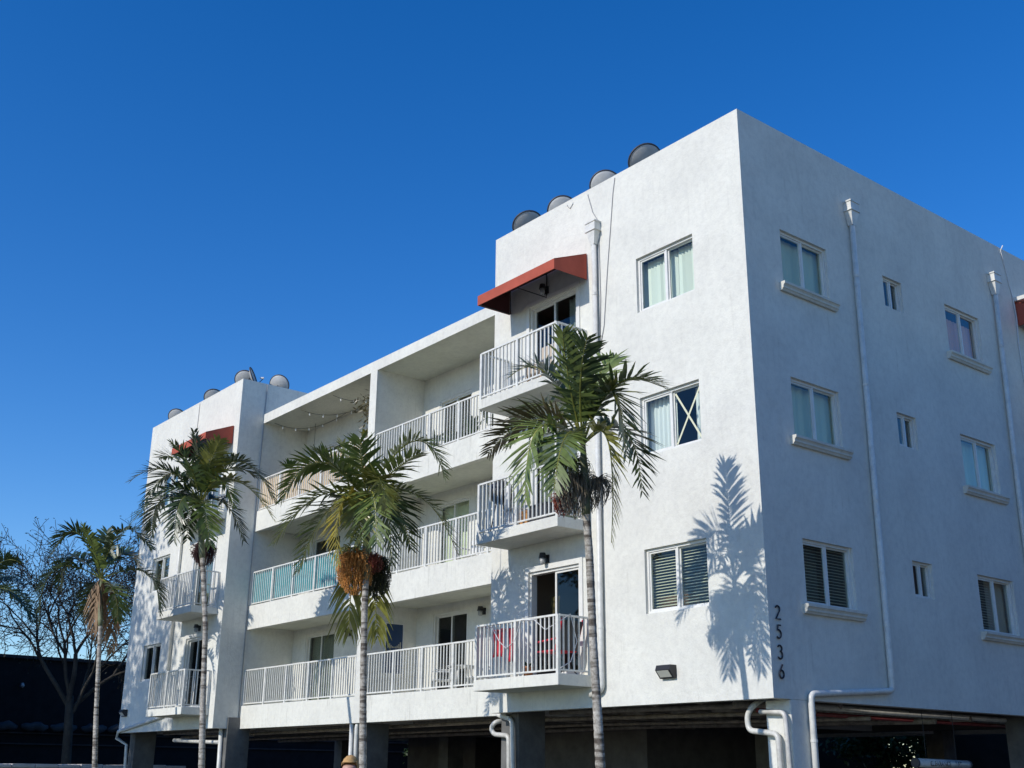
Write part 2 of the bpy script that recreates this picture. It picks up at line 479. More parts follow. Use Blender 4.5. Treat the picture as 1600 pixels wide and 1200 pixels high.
# ---------------- windows
def wave_sheet(fr, u0, u1, v0, v1, d, amp, wl_, n=60, jag=0.0, seed=0):
    rnd = random.Random(seed); mb = MB(); vs = []; fs = []
    for i in range(n + 1):
        u = u0 + (u1 - u0) * i / n
        a = amp * math.sin(2 * math.pi * u / wl_ + 0.6 * math.sin(u * 5))
        vs += [fr(u, v0 + rnd.uniform(0, jag), d + a), fr(u, v1, d + a * 0.6)]
    for i in range(n): fs.append((2 * i, 2 * i + 2, 2 * i + 3, 2 * i + 1))
    return mb.add(vs, fs)
def vertical_blind(fr, u0, u1, v0, v1, d, seed):
    rnd = random.Random(seed); mb = MB(); u = u0
    while u < u1 - 0.03:
        a = rnd.uniform(0.3, 0.75); w = 0.086
        sk = rnd.uniform(-0.01, 0.01)
        p = [(u, d), (u + w * math.cos(a), d + w * math.sin(a))]
        mb.add([fr(p[0][0] + sk, v0, p[0][1]), fr(p[1][0] + sk, v0, p[1][1]), fr(p[1][0], v1, p[1][1]), fr(p[0][0], v1, p[0][1])], [(0, 1, 2, 3)])
        u += 0.078 if rnd.random() > 0.08 else 0.12
    return mb
def venetian(fr, u0, u1, v0, v1, d):
    mb = MB(); v = v0; i = 0
    while v < v1:
        mb.add([fr(u0, v, d), fr(u1, v, d), fr(u1, v + 0.021, d + 0.036), fr(u0, v + 0.021, d + 0.036)], [(0, 1, 2, 3)])
        v += 0.05; i += 1
    return mb
def window(fr, w, dress, sill=False, lab=None, seed=0, f=0.045):
    u0, u1, v0, v1 = w
    um = (u0 + u1) / 2
    fm = MB().ring(fr, u0 + .001, u1 - .001, v0 + .001, v1 - .001, 0.055, 0.135, f, f)
    fm.fbox(fr, um - .02, um + .02, v0 + f, v1 - f, 0.062, 0.13)
    wo = fm.build('window', M['frame'], B)
    if lab: wo['label'] = lab
    MB().ring(fr, u0 + f, um - .021, v0 + f, v1 - f, 0.075, 0.105, 0.032).build('sash', M['frame'], wo)
    MB().ring(fr, um + .021, u1 - f, v0 + f, v1 - f, 0.100, 0.128, 0.026).build('sash', M['frame'], wo)
    MB().fbox(fr, u0 + f + .03, um - .05, v0 + f + .03, v1 - f - .03, 0.088, 0.092).build('pane', M['glass'], wo)
    MB().fbox(fr, um + .045, u1 - f - .024, v0 + f + .024, v1 - f - .024, 0.112, 0.116).build('pane', M['glass'], wo)
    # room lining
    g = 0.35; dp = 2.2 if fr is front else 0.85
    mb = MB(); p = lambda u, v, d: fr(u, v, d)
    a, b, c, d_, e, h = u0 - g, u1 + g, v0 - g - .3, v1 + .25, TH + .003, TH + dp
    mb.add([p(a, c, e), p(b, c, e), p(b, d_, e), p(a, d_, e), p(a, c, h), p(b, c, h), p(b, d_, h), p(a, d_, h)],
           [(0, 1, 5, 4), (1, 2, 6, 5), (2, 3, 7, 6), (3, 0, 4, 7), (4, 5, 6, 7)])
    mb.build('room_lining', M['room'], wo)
    a, b, c, d_ = u0 - .04, u1 + .04, v0 - .05, v1 - .03
    if dress == 'vblind':
        vertical_blind(fr, a, b, c, d_, TH + 0.03, seed).build('vertical_blind', M['blind'], wo)
    elif dress == 'venetian':
        s = venetian(fr, u0 + .02, u1 - .02, v0 + .02, v1 - .03, 0.16).build('venetian_blind', M['slat'], wo); s['kind'] = 'stuff'
    elif dress == 'curtains':
        wave_sheet(fr, a, u0 + (u1 - u0) * .48, c, d_, TH + .05, 0.03, 0.11, 70, .02, seed).build('curtain', M['curtain'], wo)
        wave_sheet(fr, u0 + (u1 - u0) * .78, b, c, d_, TH + .05, 0.03, 0.10, 50, .02, seed + 1).build('curtain', M['curtain'], wo)
    elif dress == 'teal':
        wave_sheet(fr, a, b, c, d_, TH + .04, 0.012, 0.2, 60, 0, seed).build('curtain', M['bluecurtain'], wo)
    elif dress == 'pink':
        wave_sheet(fr, a, u0 + (u1 - u0) * .66, v0 + .12, d_ - .12, TH + .05, 0.02, 0.12, 60, .05, seed).build('curtain', M['pink'], wo)
        wave_sheet(fr, u0 + (u1 - u0) * .75, b, v0 + .1, d_ - .12, TH + .05, 0.02, 0.12, 40, .05, seed).build('curtain', M['pink'], wo)
    elif dress == 'halfvenetian':
        s = venetian(fr, u0 + .02, um, v0 + .02, v1 - .03, 0.16).build('venetian_blind', M['slat'], wo); s['kind'] = 'stuff'
        wave_sheet(fr, um, b, c, d_, TH + .05, 0.01, 0.25, 30, 0, seed).build('curtain', M['beige'], wo)
    if sill:
        prof = [(0.0, -0.15), (0.05, -0.15), (0.065, -0.125), (0.085, -0.11), (0.085, -0.08), (0.105, -0.05), (0.12, -0.045), (0.12, 0.0), (0.0, 0.0)]
        vs = [fr(u, v0 + z + .004, -d - .001) for u in (u0 - .12, u1 + .12) for (d, z) in prof]; n = len(prof)
        fs = [tuple(range(n)), tuple(range(2 * n - 1, n - 1, -1))] + [(i, (i + 1) % n, n + (i + 1) % n, n + i) for i in range(n)]
        recalc(MB().add(vs, fs).build('sill', M['sill'], wo))
    return wo

w1 = window(front, WF[0], 'venetian', lab='window with venetian blinds and a wooden chest inside')
u0, u1, v0, v1 = WF[0]
window(front, WF[1], 'curtains', lab='window with parted white curtains and taped X', seed=4)
window(front, WF[2], 'vblind', lab='top floor window with pale vertical blinds', seed=2)
for k, d in enumerate(('venetian', 'teal', 'teal')): window(side, WS[k], d, True, seed=k)
for k, d in enumerate((None, None, None)): window(side, SS[k], d, seed=k, f=0.035)
for k, d in enumerate(('halfvenetian', 'teal', 'pink')): window(side, BS[k], d, True, seed=k)
for k, d in enumerate((None, 'venetian', 'vblind')): window(front, WL[k], d, seed=k + 9)

# ---------------- sliding doors
def door(fr, w, left='glass', right='glass', dress=None, seed=0, trim=True, tint='tint'):
    u0, u1, v0, v1 = w; f = 0.05; um = (u0 + u1) / 2
    fm = MB().ring(fr, u0 + .001, u1 - .001, v0 + .001, v1 - .001, 0.02, 0.15, f, 0.03)
    if trim:   # raised casing round the opening
        fm.fbox(fr, u0 - .09, u1 + .09, v1, v1 + .10, -0.025, -0.002)
        fm.fbox(fr, u0 - .09, u0, v0, v1, -0.025, -0.002)
        fm.fbox(fr, u1, u1 + .09, v0, v1, -0.025, -0.002)
    do = fm.build('sliding_door', M['frame'], B)
    a = MB().ring(fr, um - .02, u1 - f, v0 + .03, v1 - f, 0.05, 0.085, 0.045, 0.07).build('door_panel', M['frame'], do)
    MB().fbox(fr, um + .03, u1 - f - .045, v0 + .10, v1 - f - .045, 0.066, 0.07).build('pane', M[tint], do)
    if left == 'glass':
        MB().ring(fr, u0 + f, um + .02, v0 + .03, v1 - f, 0.09, 0.125, 0.045, 0.07).build('door_panel', M['frame'], do)
        MB().fbox(fr, u0 + f + .045, um - .03, v0 + .10, v1 - f - .045, 0.106, 0.11).build('pane', M[tint], do)
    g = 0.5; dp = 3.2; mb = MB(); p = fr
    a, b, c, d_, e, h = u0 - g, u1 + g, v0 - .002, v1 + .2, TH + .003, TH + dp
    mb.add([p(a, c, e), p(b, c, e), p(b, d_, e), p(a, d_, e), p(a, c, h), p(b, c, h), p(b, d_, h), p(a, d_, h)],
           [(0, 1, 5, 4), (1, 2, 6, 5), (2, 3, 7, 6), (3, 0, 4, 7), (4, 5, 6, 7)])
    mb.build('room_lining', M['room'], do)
    if dress == 'vblind_r':
        vertical_blind(fr, um + .25, u1 + .05, v0 + .03, v1 - .05, TH + .03, seed).build('vertical_blind', M['blind'], do)
    elif dress == 'vblind':
        vertical_blind(fr, u0, u1 + .05, v0 + .03, v1 - .05, TH + .03, seed).build('vertical_blind', M['blind'], do)
    elif dress == 'teal':
        wave_sheet(fr, u0, u1, v0 + .03, v1, TH + .05, .012, .2, 40, 0, seed).build('curtain', M['bluecurtain'], do)
    elif dress == 'venetian':
        s = venetian(fr, u0 + .03, u1 - .03, v0 + .05, v1 - .05, 0.16).build('venetian_blind', M['slat'], do); s['kind'] = 'stuff'
    return do
d1 = door(front, DF[0], left=None); d1['label'] = 'sliding door standing half open'
door(front, DF[1], dress='teal', seed=1)
door(front, DF[2], dress='vblind_r', seed=2)
for k, d in enumerate((None, 'teal', 'vblind')): door(front, DL[k], dress=d, seed=k)
for k, d in enumerate((None, 'teal', 'venetian')): door(backw, DM[k], dress=d, seed=k, trim=False, tint='glass' if k else 'tint')
for k, d in enumerate(('teal', None, 'vblind')): door(backw, DN[k], dress=d, seed=k, trim=False)

# ---------------- railings
bal_mesh = {}
def baluster_mesh(h):
    key = round(h, 3)
    if key not in bal_mesh:
        me = bpy.data.meshes.new('baluster'); mb = MB().box(-.012, .012, -.012, .012, 0, h)
        me.from_pydata(mb.v, [], mb.f); me.materials.append(M['rail']); me.update(); bal_mesh[key] = me
    return bal_mesh[key]
def railing(pts, zb, zt, posts, single, parent=B, gap=0.112):
    """pts: plan polyline (axis-aligned legs); zb/zt: bottom and top of the guard"""
    mb = MB(); spots = []
    for (a, b), np_ in zip(zip(pts[:-1], pts[1:]), posts):
        ax, ay = a; bx, by = b
        Ln = math.hypot(bx - ax, by - ay)
        if abs(bx - ax) > abs(by - ay):
            x0, x1 = min(ax, bx), max(ax, bx)
            mb.box(x0, x1, ay - .022, ay + .022, zt - .035, zt)
            mb.box(x0, x1, ay - .015, ay + .015, zb + .045, zb + .075)
        else:
            y0, y1 = min(ay, by) + .0225, max(ay, by) - .0225
            mb.box(ax - .021, ax + .021, y0, y1, zt - .0345, zt - .0005)
            mb.box(ax - .0145, ax + .0145, y0, y1, zb + .0455, zb + .0745)
        pp = [i / (np_ + 1) for i in range(np_ + 2)]
        for t in (pp if a == pts[0] else pp[1:]):
            x, y = ax + (bx - ax) * t, ay + (by - ay) * t
            mb.box(x - .03, x + .03, y - .03, y + .03, zb, zt - .012)
        n = int(Ln / gap)
        for i in range(1, n):
            t = i / n
            if min(abs(t - q) * Ln for q in pp) < 0.045: continue
            spots.append((ax + (bx - ax) * t, ay + (by - ay) * t))
    ro = mb.build('railing', M['rail'], parent)
    z0 = zb + .074; h = zt - .034 - z0
    if single:
        me = baluster_mesh(h)
        for (x, y) in spots:
            b = bpy.data.objects.new('baluster', me); COL.objects.link(b)
            b.location = (x, y, z0); b.parent = ro
    else:
        m2 = MB()
        for (x, y) in spots: m2.box(x - .012, x + .012, y - .012, y + .012, z0, z0 + h)
        bo = m2.build('baluster_row', M['rail'], ro); bo['kind'] = 'stuff'
    return ro
for k in range(3):
    z = H * k
    # near wing balcony
    MB().box(-6.36, -3.95, -0.80, -0.001, 0.345 + z, 0.545 + z).build('balcony_slab', M['slab'], B, bevel=0.01)
    railing([(-6.32, -0.03), (-6.32, -0.76), (-3.99, -0.76), (-3.99, -0.03)], 0.545 + z, 1.555 + z, (0, 1, 0), True)
    # far wing balcony
    MB().box(-21.95, -19.52, -0.80, -0.001, 0.345 + z, 0.545 + z).build('balcony_slab', M['slab'], B, bevel=0.01)
    railing([(-21.91, -0.03), (-21.91, -0.76), (-19.56, -0.76), (-19.56, -0.03)], 0.545 + z, 1.555 + z, (0, 1, 0), False)
    # loggias
    zb = bands[k][1]
    railing([(PX1 + .03, FY + .07), (XW - .03, FY + .07)], zb, 1.59 + z, (4,), True)
    railing([(XR + .03, FY + .07), (PX0 - .03, FY + .07)], zb, 1.59 + z, (4,), False)

# X of tape on the middle front window
u0, u1, v0, v1 = WF[1]; um = (u0 + u1) / 2
wo = [c for c in B.children if c.name.startswith('window') and 'label' in c.keys() and 'taped' in c['label']][0]
mb = MB()
for s in (0, 1):
    a, b = (um + .06, u1 - .08); za, zb_ = (v0 + .09, v1 - .09)
    p, q = ((a, za), (b, zb_)) if s == 0 else ((a, zb_), (b, za))
    du = Vector((q[0] - p[0], q[1] - p[1])).normalized(); nn = Vector((-du.y, du.x)) * 0.018
    d = .109 - .001 * s
    mb.add([front(p[0] + nn.x, p[1] + nn.y, d), front(p[0] - nn.x, p[1] - nn.y, d), front(q[0] - nn.x, q[1] - nn.y, d), front(q[0] + nn.x, q[1] + nn.y, d)], [(0, 1, 2, 3)])
mb.build('tape_cross', M['bluecurtain'], wo)

# ------------------------------------------------------------------ awnings
def awning(fr, u0, u1, z0, label, n):
    """z0: height of the lower edge; projects 0.87 m"""
    P = 0.87; c = thing('awning', label, 'awning', fr((u0 + u1) / 2, z0, -.01), 'red canvas awnings')
    top = [(0.02, z0 + 0.57), (P, z0 + 0.215)]
    t = 0.012
    recalc(MB().add([fr(u, z, -d) for u in (u0, u1) for (d, z) in (top[0], top[1], (P, top[1][1] - t), (0.02, top[0][1] - t))],
                    [(0, 1, 2, 3), (7, 6, 5, 4), (0, 4, 5, 1), (1, 5, 6, 2), (2, 6, 7, 3), (3, 7, 4, 0)]).build('canopy', M['awning'], c))
    MB().fbox(fr, u0, u1, z0, z0 + .2135, -P - .002, -P + .010).build('valance', M['awning'], c)
    for a, b in ((u0, u0 + t), (u1 - t, u1)):
        pr = [(0.02, z0 + .555), (P - .012, z0 + .20), (P - .012, z0), (0.02, z0 + .01)]
        recalc(MB().add([fr(u, z, -d) for u in (a + .001, b - .001) for (d, z) in pr],
                        [(0, 1, 2, 3), (7, 6, 5, 4)] + [(i, 4 + i, 4 + (i + 1) % 4, (i + 1) % 4) for i in range(4)]).build('side_panel', M['awning'], c))
    ln_ = [(0.025, z0 + .54), (P - .014, z0 + .185)]  # extra inner sheets that paint the underside shade; the canvas itself is red
    recalc(MB().add([fr(u, z, -d) for u in (u0 + .015, u1 - .015) for (d, z) in (ln_[0], ln_[1], (P - .014, z0 + .18), (.025, z0 + .535))],
                    [(0, 1, 2, 3), (7, 6, 5, 4), (0, 4, 5, 1), (1, 5, 6, 2), (2, 6, 7, 3), (3, 7, 4, 0)]).build('lining', M['awning_lining'], c))
    MB().fbox(fr, u0 + .015, u1 - .015, z0 + .004, z0 + .178, -P + .012, -P + .018).build('lining', M['awning_lining'], c)
    for a, b in ((u0 + .0125, u0 + .0145), (u1 - .0145, u1 - .0125)):
        pr = [(0.022, z0 + .535), (P - .022, z0 + .175), (P - .022, z0 + .004), (0.022, z0 + .012)]
        recalc(MB().add([fr(u, z, -d) for u in (a, b) for (d, z) in pr],
                        [(0, 1, 2, 3), (7, 6, 5, 4)] + [(i, 4 + i, 4 + (i + 1) % 4, (i + 1) % 4) for i in range(4)]).build('lining', M['awning_lining'], c))
    fm = MB()
    for u in (u0 + .03, (u0 + u1) / 2, u1 - .03):
        fm.tube([fr(u, z0 + .53, -.03), fr(u, z0 + .19, -P + .03)], .011, 6)
        fm.tube([fr(u, z0 + .02, -.03), fr(u, z0 + .02, -P + .03)], .011, 6)
        fm.tube([fr(u, z0 + .02, -.02), fr(u, z0 + .55, -.02)], .011, 6)
    fm.tube([fr(u0 + .02, z0 + .02, -P + .03), fr(u1 - .02, z0 + .02, -P + .03)], .011, 6)
    fm.build('frame', M['black'], c)
    return c
awning(front, -6.36, -3.93, 8.10, 'brick red canvas awning over the top balcony nearest the camera', 0)
awning(front, -21.95, -19.51, 8.10, 'brick red canvas awning on the far wing behind a palm crown', 1)
a3 = awning(side, 9.15, 11.6, 8.27, 'brick red canvas awning cut off by the right edge of the photo', 2)
MB().fbox(side, 9.10, 11.65, 8.845, 8.93, -0.30, -.002).build('white_flashing', M['pipe'], a3)
# balcony belonging to that awning, at the frame edge
MB().fbox(side, 9.2, 11.6, 0.345 + 2 * H, 0.545 + 2 * H, -0.8, -.001).build('balcony_slab', M['slab'], B)
railing([(0.03, 9.24), (0.76, 9.24), (0.76, 11.56), (0.03, 11.56)], 0.545 + 2 * H, 1.555 + 2 * H, (0, 1, 0), False)

# ------------------------------------------------------------------ downpipes
def downpipe(fr, path, head, label, group='white downpipes', r=0.05, extra=None):
    u, z = head if head else path[0]
    t = thing('downpipe', label, 'downpipe', fr(path[-1][0], path[-1][1], -.07), group)
    if head:
        hb = MB()
        hb.fbox(fr, u - .13, u + .13, z - .19, z, -.17, -.002)
        hb.fbox(fr, u - .145, u + .145, z - .025, z + .005, -.185, -.0015)
        hb.fbox(fr, u - .145, u + .145, z - .205, z - .185, -.185, -.0015)
        a = [fr(u + s * .12, z - .205, -d) for s, d in ((-1, .004), (1, .004), (1, .165), (-1, .165))]
        b = [fr(u + s * .052, z - .48, -d) for s, d in ((-1, .018), (1, .018), (1, .118), (-1, .118))]
        hb.add(a + b, [(0, 1, 5, 4), (1, 2, 6, 5), (2, 3, 7, 6), (3, 0, 4, 7)])
        hb.build('conductor_head', M['pipe'], t)
    # rounded path
    P3 = [Vector(fr(a, b, -.07)) for a, b in path]; pts = [P3[0]]
    for i in range(1, len(P3) - 1):
        a = (P3[i - 1] - P3[i]).normalized() * .09; b = (P3[i + 1] - P3[i]).normalized() * .09
        for k in range(6):
            s = k / 5; pts.append(P3[i] + a * (1 - s) ** 2 + b * s ** 2)
    pts.append(P3[-1])
    MB().tube(pts, r, 12).build('pipe', M['pipe'], t, True)
    for i in range(len(path) - 1):
        (ua, za), (ub, zb_) = path[i], path[i + 1]
        if abs(za - zb_) > 1.5:
            n = int(abs(za - zb_) / 2.6) + 1
            for j in range(n):
                s = (j + .5) / n; uu, zz = ua + (ub - ua) * s, za + (zb_ - za) * s
                MB().tube([fr(uu, zz - .02, -.07), fr(uu, zz + .02, -.07)], r + .006, 12).build('joint_collar', M['pipe'], t)
    return t
downpipe(front, [(-3.66, 8.75), (-3.64, 0.28), (-3.93, 0.20)], (-3.66, 9.22), 'white downpipe on the sunlit front beside the balconies')
downpipe(side, [(3.10, 8.76), (2.97, 0.24), (0.80, 0.09), (0.80, GROUND)], (3.10, 9.22), 'white downpipe on the shaded side that turns along the wall to the corner column')
downpipe(side, [(8.22, 8.76), (8.04, 3.9), (7.98, GROUND)], (8.22, 9.22), 'white downpipe on the shaded side near the right edge')
downpipe(front, [(-22.44, 8.0), (-22.48, 0.42)], None, 'thin white downpipe on the far wing beside its balconies', r=0.045)
mb = MB().tube([(-22.5, -.05, .42), (-23.2, -.05, .33), (-25.9, -.05, .05), (-26.0, -.05, -.15), (-25.75, .2, -.35), (-25.72, .3, GROUND)], .05, 10)
tag(mb.build('drain_pipe', M['pipe'], None, True), 'white drain pipe wrapping under the far corner of the building', 'pipe')

# cream pipes beside the columns
def pvc(pts, r, label, mat='pvc'):
    P3 = [Vector(p) for p in pts]; q = [P3[0]]
    for i in range(1, len(P3) - 1):
        la = min(.1, (P3[i - 1] - P3[i]).length * .45); lb = min(.1, (P3[i + 1] - P3[i]).length * .45)
        a = (P3[i - 1] - P3[i]).normalized() * la; b = (P3[i + 1] - P3[i]).normalized() * lb
        q += [P3[i] + a * (1 - k / 5) ** 2 + b * (k / 5) ** 2 for k in range(6)]
    q.append(P3[-1])
    return tag(MB().tube(q, r, 10).build('drain_pipe', M[mat], None, True), label, 'pipe', 'drain pipes at the columns')
pvc([(-0.62, .9, .2), (-0.66, .3, -.08), (-0.78, .3, -.22), (-0.76, .3, -.44), (-0.20, .3, -.5), (-0.17, .3, GROUND)], .045, 'cream pipe with a U bend beside the white corner column')
pvc([(-0.52, .3, -.17), (-0.05, .3, -.19), (0.04, .32, GROUND)], .038, 'thin cream pipe turning down the corner column face')
pvc([(-7.05, .62, .5), (-7.06, .3, .0), (-6.56, .3, -.12), (-6.45, .3, GROUND)], .045, 'white pipe bending onto the column under the near balcony', 'pipe')
pvc([(-7.0, .9, -.1), (-7.08, .3, -.14), (-7.22, .3, -.26), (-7.12, .3, -.38), (-6.66, .3, -.41), (-6.6, .3, GROUND)], .045, 'cream pipe with a U bend on the column under the near balcony')
pvc([(-13.33, .85, .0), (-13.29, .85, GROUND)], .055, 'white pipe running down left side of the middle column', 'pipe')
pvc([(-13.0, .95, .1), (-13.10, .85, -.02), (-13.08, .85, GROUND)], .055, 'white pipe behind the second palm trunk on the middle column', 'pipe')
pvc([(-22.47, .35, -.26), (-19.36, .35, -.36)], .055, 'cream horizontal pipe under the far wing')
pvc([(-19.40, .36, .2), (-19.25, .36, GROUND)], .06, 'white pipe down the column under the far wing', 'pipe')

# pipes hung below the carport soffit
def hung(pts, r, mat, label):
    return tag(MB().tube(pts, r, 8).build('ceiling_pipe', M[mat], None, True), label, 'pipe', 'pipes under the carport ceiling')
rnd = random.Random(3)
hung([(-.75, 1.0, -.02), (-.75, 15, -.06)], .05, 'pvc', 'cream ceiling pipe closest to the shaded side wall')
hung([(-1.15, 1.0, -.10), (-1.15, 15, -.14)], .035, 'redpipe', 'dull red sprinkler pipe below the carport ceiling')
hung([(-1.6, 1.0, .02), (-1.6, 15, -.04)], .06, 'dirtypipe', 'thick dusty ceiling pipe running inward beside the red one')
for i, (y, z, r) in enumerate(((1.3, .05, .045), (1.9, -.05, .04), (2.6, .08, .06), (3.4, -.10, .035), (5.4, -.08, .05), (6.6, .0, .05))):
    hung([(XL + .5, y, z - .05), (-8, y + .1, z + .02), (-.7, y, z - .06)], r, 'dirtypipe', ('nearest the front edge', 'second from the front edge', 'thick one third from the front edge', 'thin one just before the first beam', 'just behind the first beam', 'deepest inside') [i] + ': dusty pipe running lengthwise under the carport ceiling')
for i in range(6):
    x = -2.6 - i * 1.15 + rnd.uniform(-.2, .2)
    hung([(x, .9, .15), (x + .25, 2.0, .0), (x + .2, 7 + rnd.uniform(-1, 1), -.05)], .04, 'dirtypipe', ('first', 'second', 'third', 'fourth', 'fifth', 'sixth')[i] + ' dusty branch pipe from the corner column under the carport ceiling')

# ------------------------------------------------------------------ clearance bar
t = thing('clearance_bar', 'grey tubular height bar with black lettering hung in the carport entrance', 'sign', (-.4, 5.0, -.87))
MB().tube([(-.4, 4.17, -.865), (-.4, 5.80, -.885)], .075, 16).build('tube', M['pvc'], t, True)
for y in (4.5, 5.45): MB().tube([(-.4, y, -.79), (-.4, y, .3)], .006, 5).build('chain', M['black'], t)
for y in (4.17, 5.80): MB().tube([(-.4, y - .02, -.865 - (y - 4.17) * .012), (-.4, y + .02, -.866 - (y - 4.17) * .012)], .08, 16).build('end_cap', M['darkgrey'], t)
def text_mesh(body, size):
    cu = bpy.data.curves.new('text', 'FONT'); cu.body = body; cu.size = size; cu.extrude = 0.002
    ob = bpy.data.objects.new('text', cu); COL.objects.link(ob)
    me = bpy.data.meshes.new_from_object(ob); bpy.data.objects.remove(ob); bpy.data.curves.remove(cu)
    return me
for body, y in (('CLEARANCE', 4.50), ('7 FT', 5.28)):
    me = text_mesh(body, .115); me.materials.clear(); me.materials.append(M['number'])
    for v in me.vertices:
        x, z = v.co.x, v.co.y
        zz = z - .04
        v.co = Vector((-.4 + math.sqrt(max(0, .0775 ** 2 - zz ** 2)) + v.co.z, y + x, -.875 + zz))
    ob = bpy.data.objects.new('lettering', me); COL.objects.link(ob); attach(ob, t)

# ------------------------------------------------------------------ house number
t = thing('house_number', 'four black metal digits reading 2536 down the shaded wall corner', 'house number', (0, .2, .3))
def digit(strokes, u, z, h):
    mb = MB()
    for st in strokes:
        pts = [side(u + (a - .5) * h * .62, z + b * h, -.022) for a, b in st]
        mb.tube(pts, .0135, 6)
    mb.build('digit', M['number'], t)
def arc(cx, cy, rx, ry, a0, a1, n=12): return [(cx + rx * math.cos(math.radians(a0 + (a1 - a0) * i / n)), cy + ry * math.sin(math.radians(a0 + (a1 - a0) * i / n))) for i in range(n + 1)]
dg = {'2': [arc(.48, .76, .38, .23, 160, -35) + [(.1, .02), (.95, .02)]],
      '5': [[(.85, .98), (.3, .98), (.22, .58)] + arc(.42, .33, .42, .31, 110, -140)],
      '3': [arc(.42, .77, .36, .22, 150, -75) + arc(.42, .29, .42, .28, 80, -150)],
      '6': [[(.72, 1.0), (.42, .72)] + arc(.48, .3, .4, .29, 150, 510, 20)]}
for ch, z in zip('2536', (1.17, .88, .575, .29)): digit(dg[ch], .20, z, .205)

# ------------------------------------------------------------------ lamps on the walls
def jar_lamp(fr, u, z, label):
    t = thing('wall_light', label, 'wall light', fr(u, z, 0), 'small jar lights on the walls')
    MB().fbox(fr, u - .06, u + .06, z - .06, z + .09, -.03, -.001).build('back_plate', M['black'], t)
    MB().tube([fr(u, z + .07, -.03), fr(u, z + .07, -.14)], .03, 8).build('arm', M['black'], t)
    MB().tube([fr(u, z + .02, -.12), fr(u, z + .12, -.12)], [.075, .055], 12).build('cap', M['black'], t)
    MB().tube([fr(u, z + .02, -.12), fr(u, z - .08, -.12), fr(u, z - .10, -.12)], [.055, .05, .02], 12).build('jar', M['lampglass'], t, True)
for k, n in enumerate(('lowest', 'middle', 'top')):
    jar_lamp(front, -5.16, 2.74 + H * k if k < 2 else 8.27, f'black jar light above the {n} balcony door of the near wing')
jar_lamp(front, -20.6, 2.78, 'black jar light above the lowest balcony door of the far wing')
jar_lamp(front, -20.6, 5.53, 'black jar light above the middle balcony door of the far wing')
jar_lamp(backw, -10.05, 2.44, 'black jar light in the ground loggia right of the door')
jar_lamp(backw, -15.95, 2.44, 'black jar light in the ground loggia behind the second palm')
def wall_pack(u, z, label):
    t = thing('floodlight', label, 'floodlight', front(u, z, 0), 'wall pack floodlights')
    vs = [front(a, z + b, -d) for a in (u - .16, u + .16) for b, d in ((-.11, .002), (.10, .002), (.10, .14), (.02, .17), (-.11, .06))]
    n = 5
    recalc(MB().add(vs, [tuple(range(n)), tuple(range(2 * n - 1, n - 1, -1))] + [(i, (i + 1) % n, n + (i + 1) % n, n + i) for i in range(n)]).build('housing', M['black'], t))
    MB().add([front(u - .13, z - .09, -.083), front(u + .13, z - .09, -.083), front(u + .13, z + .01, -.172), front(u - .13, z + .01, -.172)], [(0, 1, 2, 3)]).build('lens', M['lens'], t)
wall_pack(-2.10, .50, 'black wall pack floodlight low on the sunlit front wall')
wall_pack(-25.6, .60, 'black wall pack floodlight at the far end of the building')

# ------------------------------------------------------------------ cables on the walls
def cable(pts, label, mat='cable', r=.008):
    return tag(MB().tube(pts, r, 5).build('cable', M[mat], None, True), label, 'cable', 'cables on the walls')
cable([(-3.9, .1, 10.08), (-3.88, -.012, 9.95), (-3.74, -.012, 9.5), (-3.60, -.012, 9.27), (-3.58, -.012, 9.0), (-3.56, -.012, 7.6), (-3.60, -.012, 6.6)], 'thin grey cable slanting from the parapet to the front downpipe')
cable([(-3.1, .1, 10.08), (-3.1, -.012, 10.0), (-3.16, -.012, 9.7), (-3.22, -.012, 9.2), (-3.36, -.012, 8.1), (-3.48, -.012, 7.0), (-3.62, -.012, 6.5)], 'thin grey cable falling from the parapet right of the front downpipe')
cable([(-4.55, .05, 10.08), (-4.5, -.012, 9.95), (-4.42, -.012, 9.86), (-4.34, -.012, 9.93), (-4.3, .05, 10.08)], 'short cable loop hanging over the front parapet')
cable([(-22.2, .1, 10.08), (-22.2, -.012, 10.0), (-22.25, -.012, 8.6)], 'thin cable down the far wing above its awning')
cable([(-19.165, .8, 10.05), (-19.165, .75, 7.0), (-19.165, .74, 0.1)], 'thin cable down the return wall of the far wing', 'cable', .012)
cable([(.1, 8.8, 10.08), (.015, 8.84, 10.0), (.02, 9.08, 8.95), (.02, 9.12, 8.4), (.02, 9.05, 7.9), (.02, 9.1, 5.0), (.02, 9.05, 1.0)], 'white cable down the shaded wall beside the right awning', 'whitecable', .014)

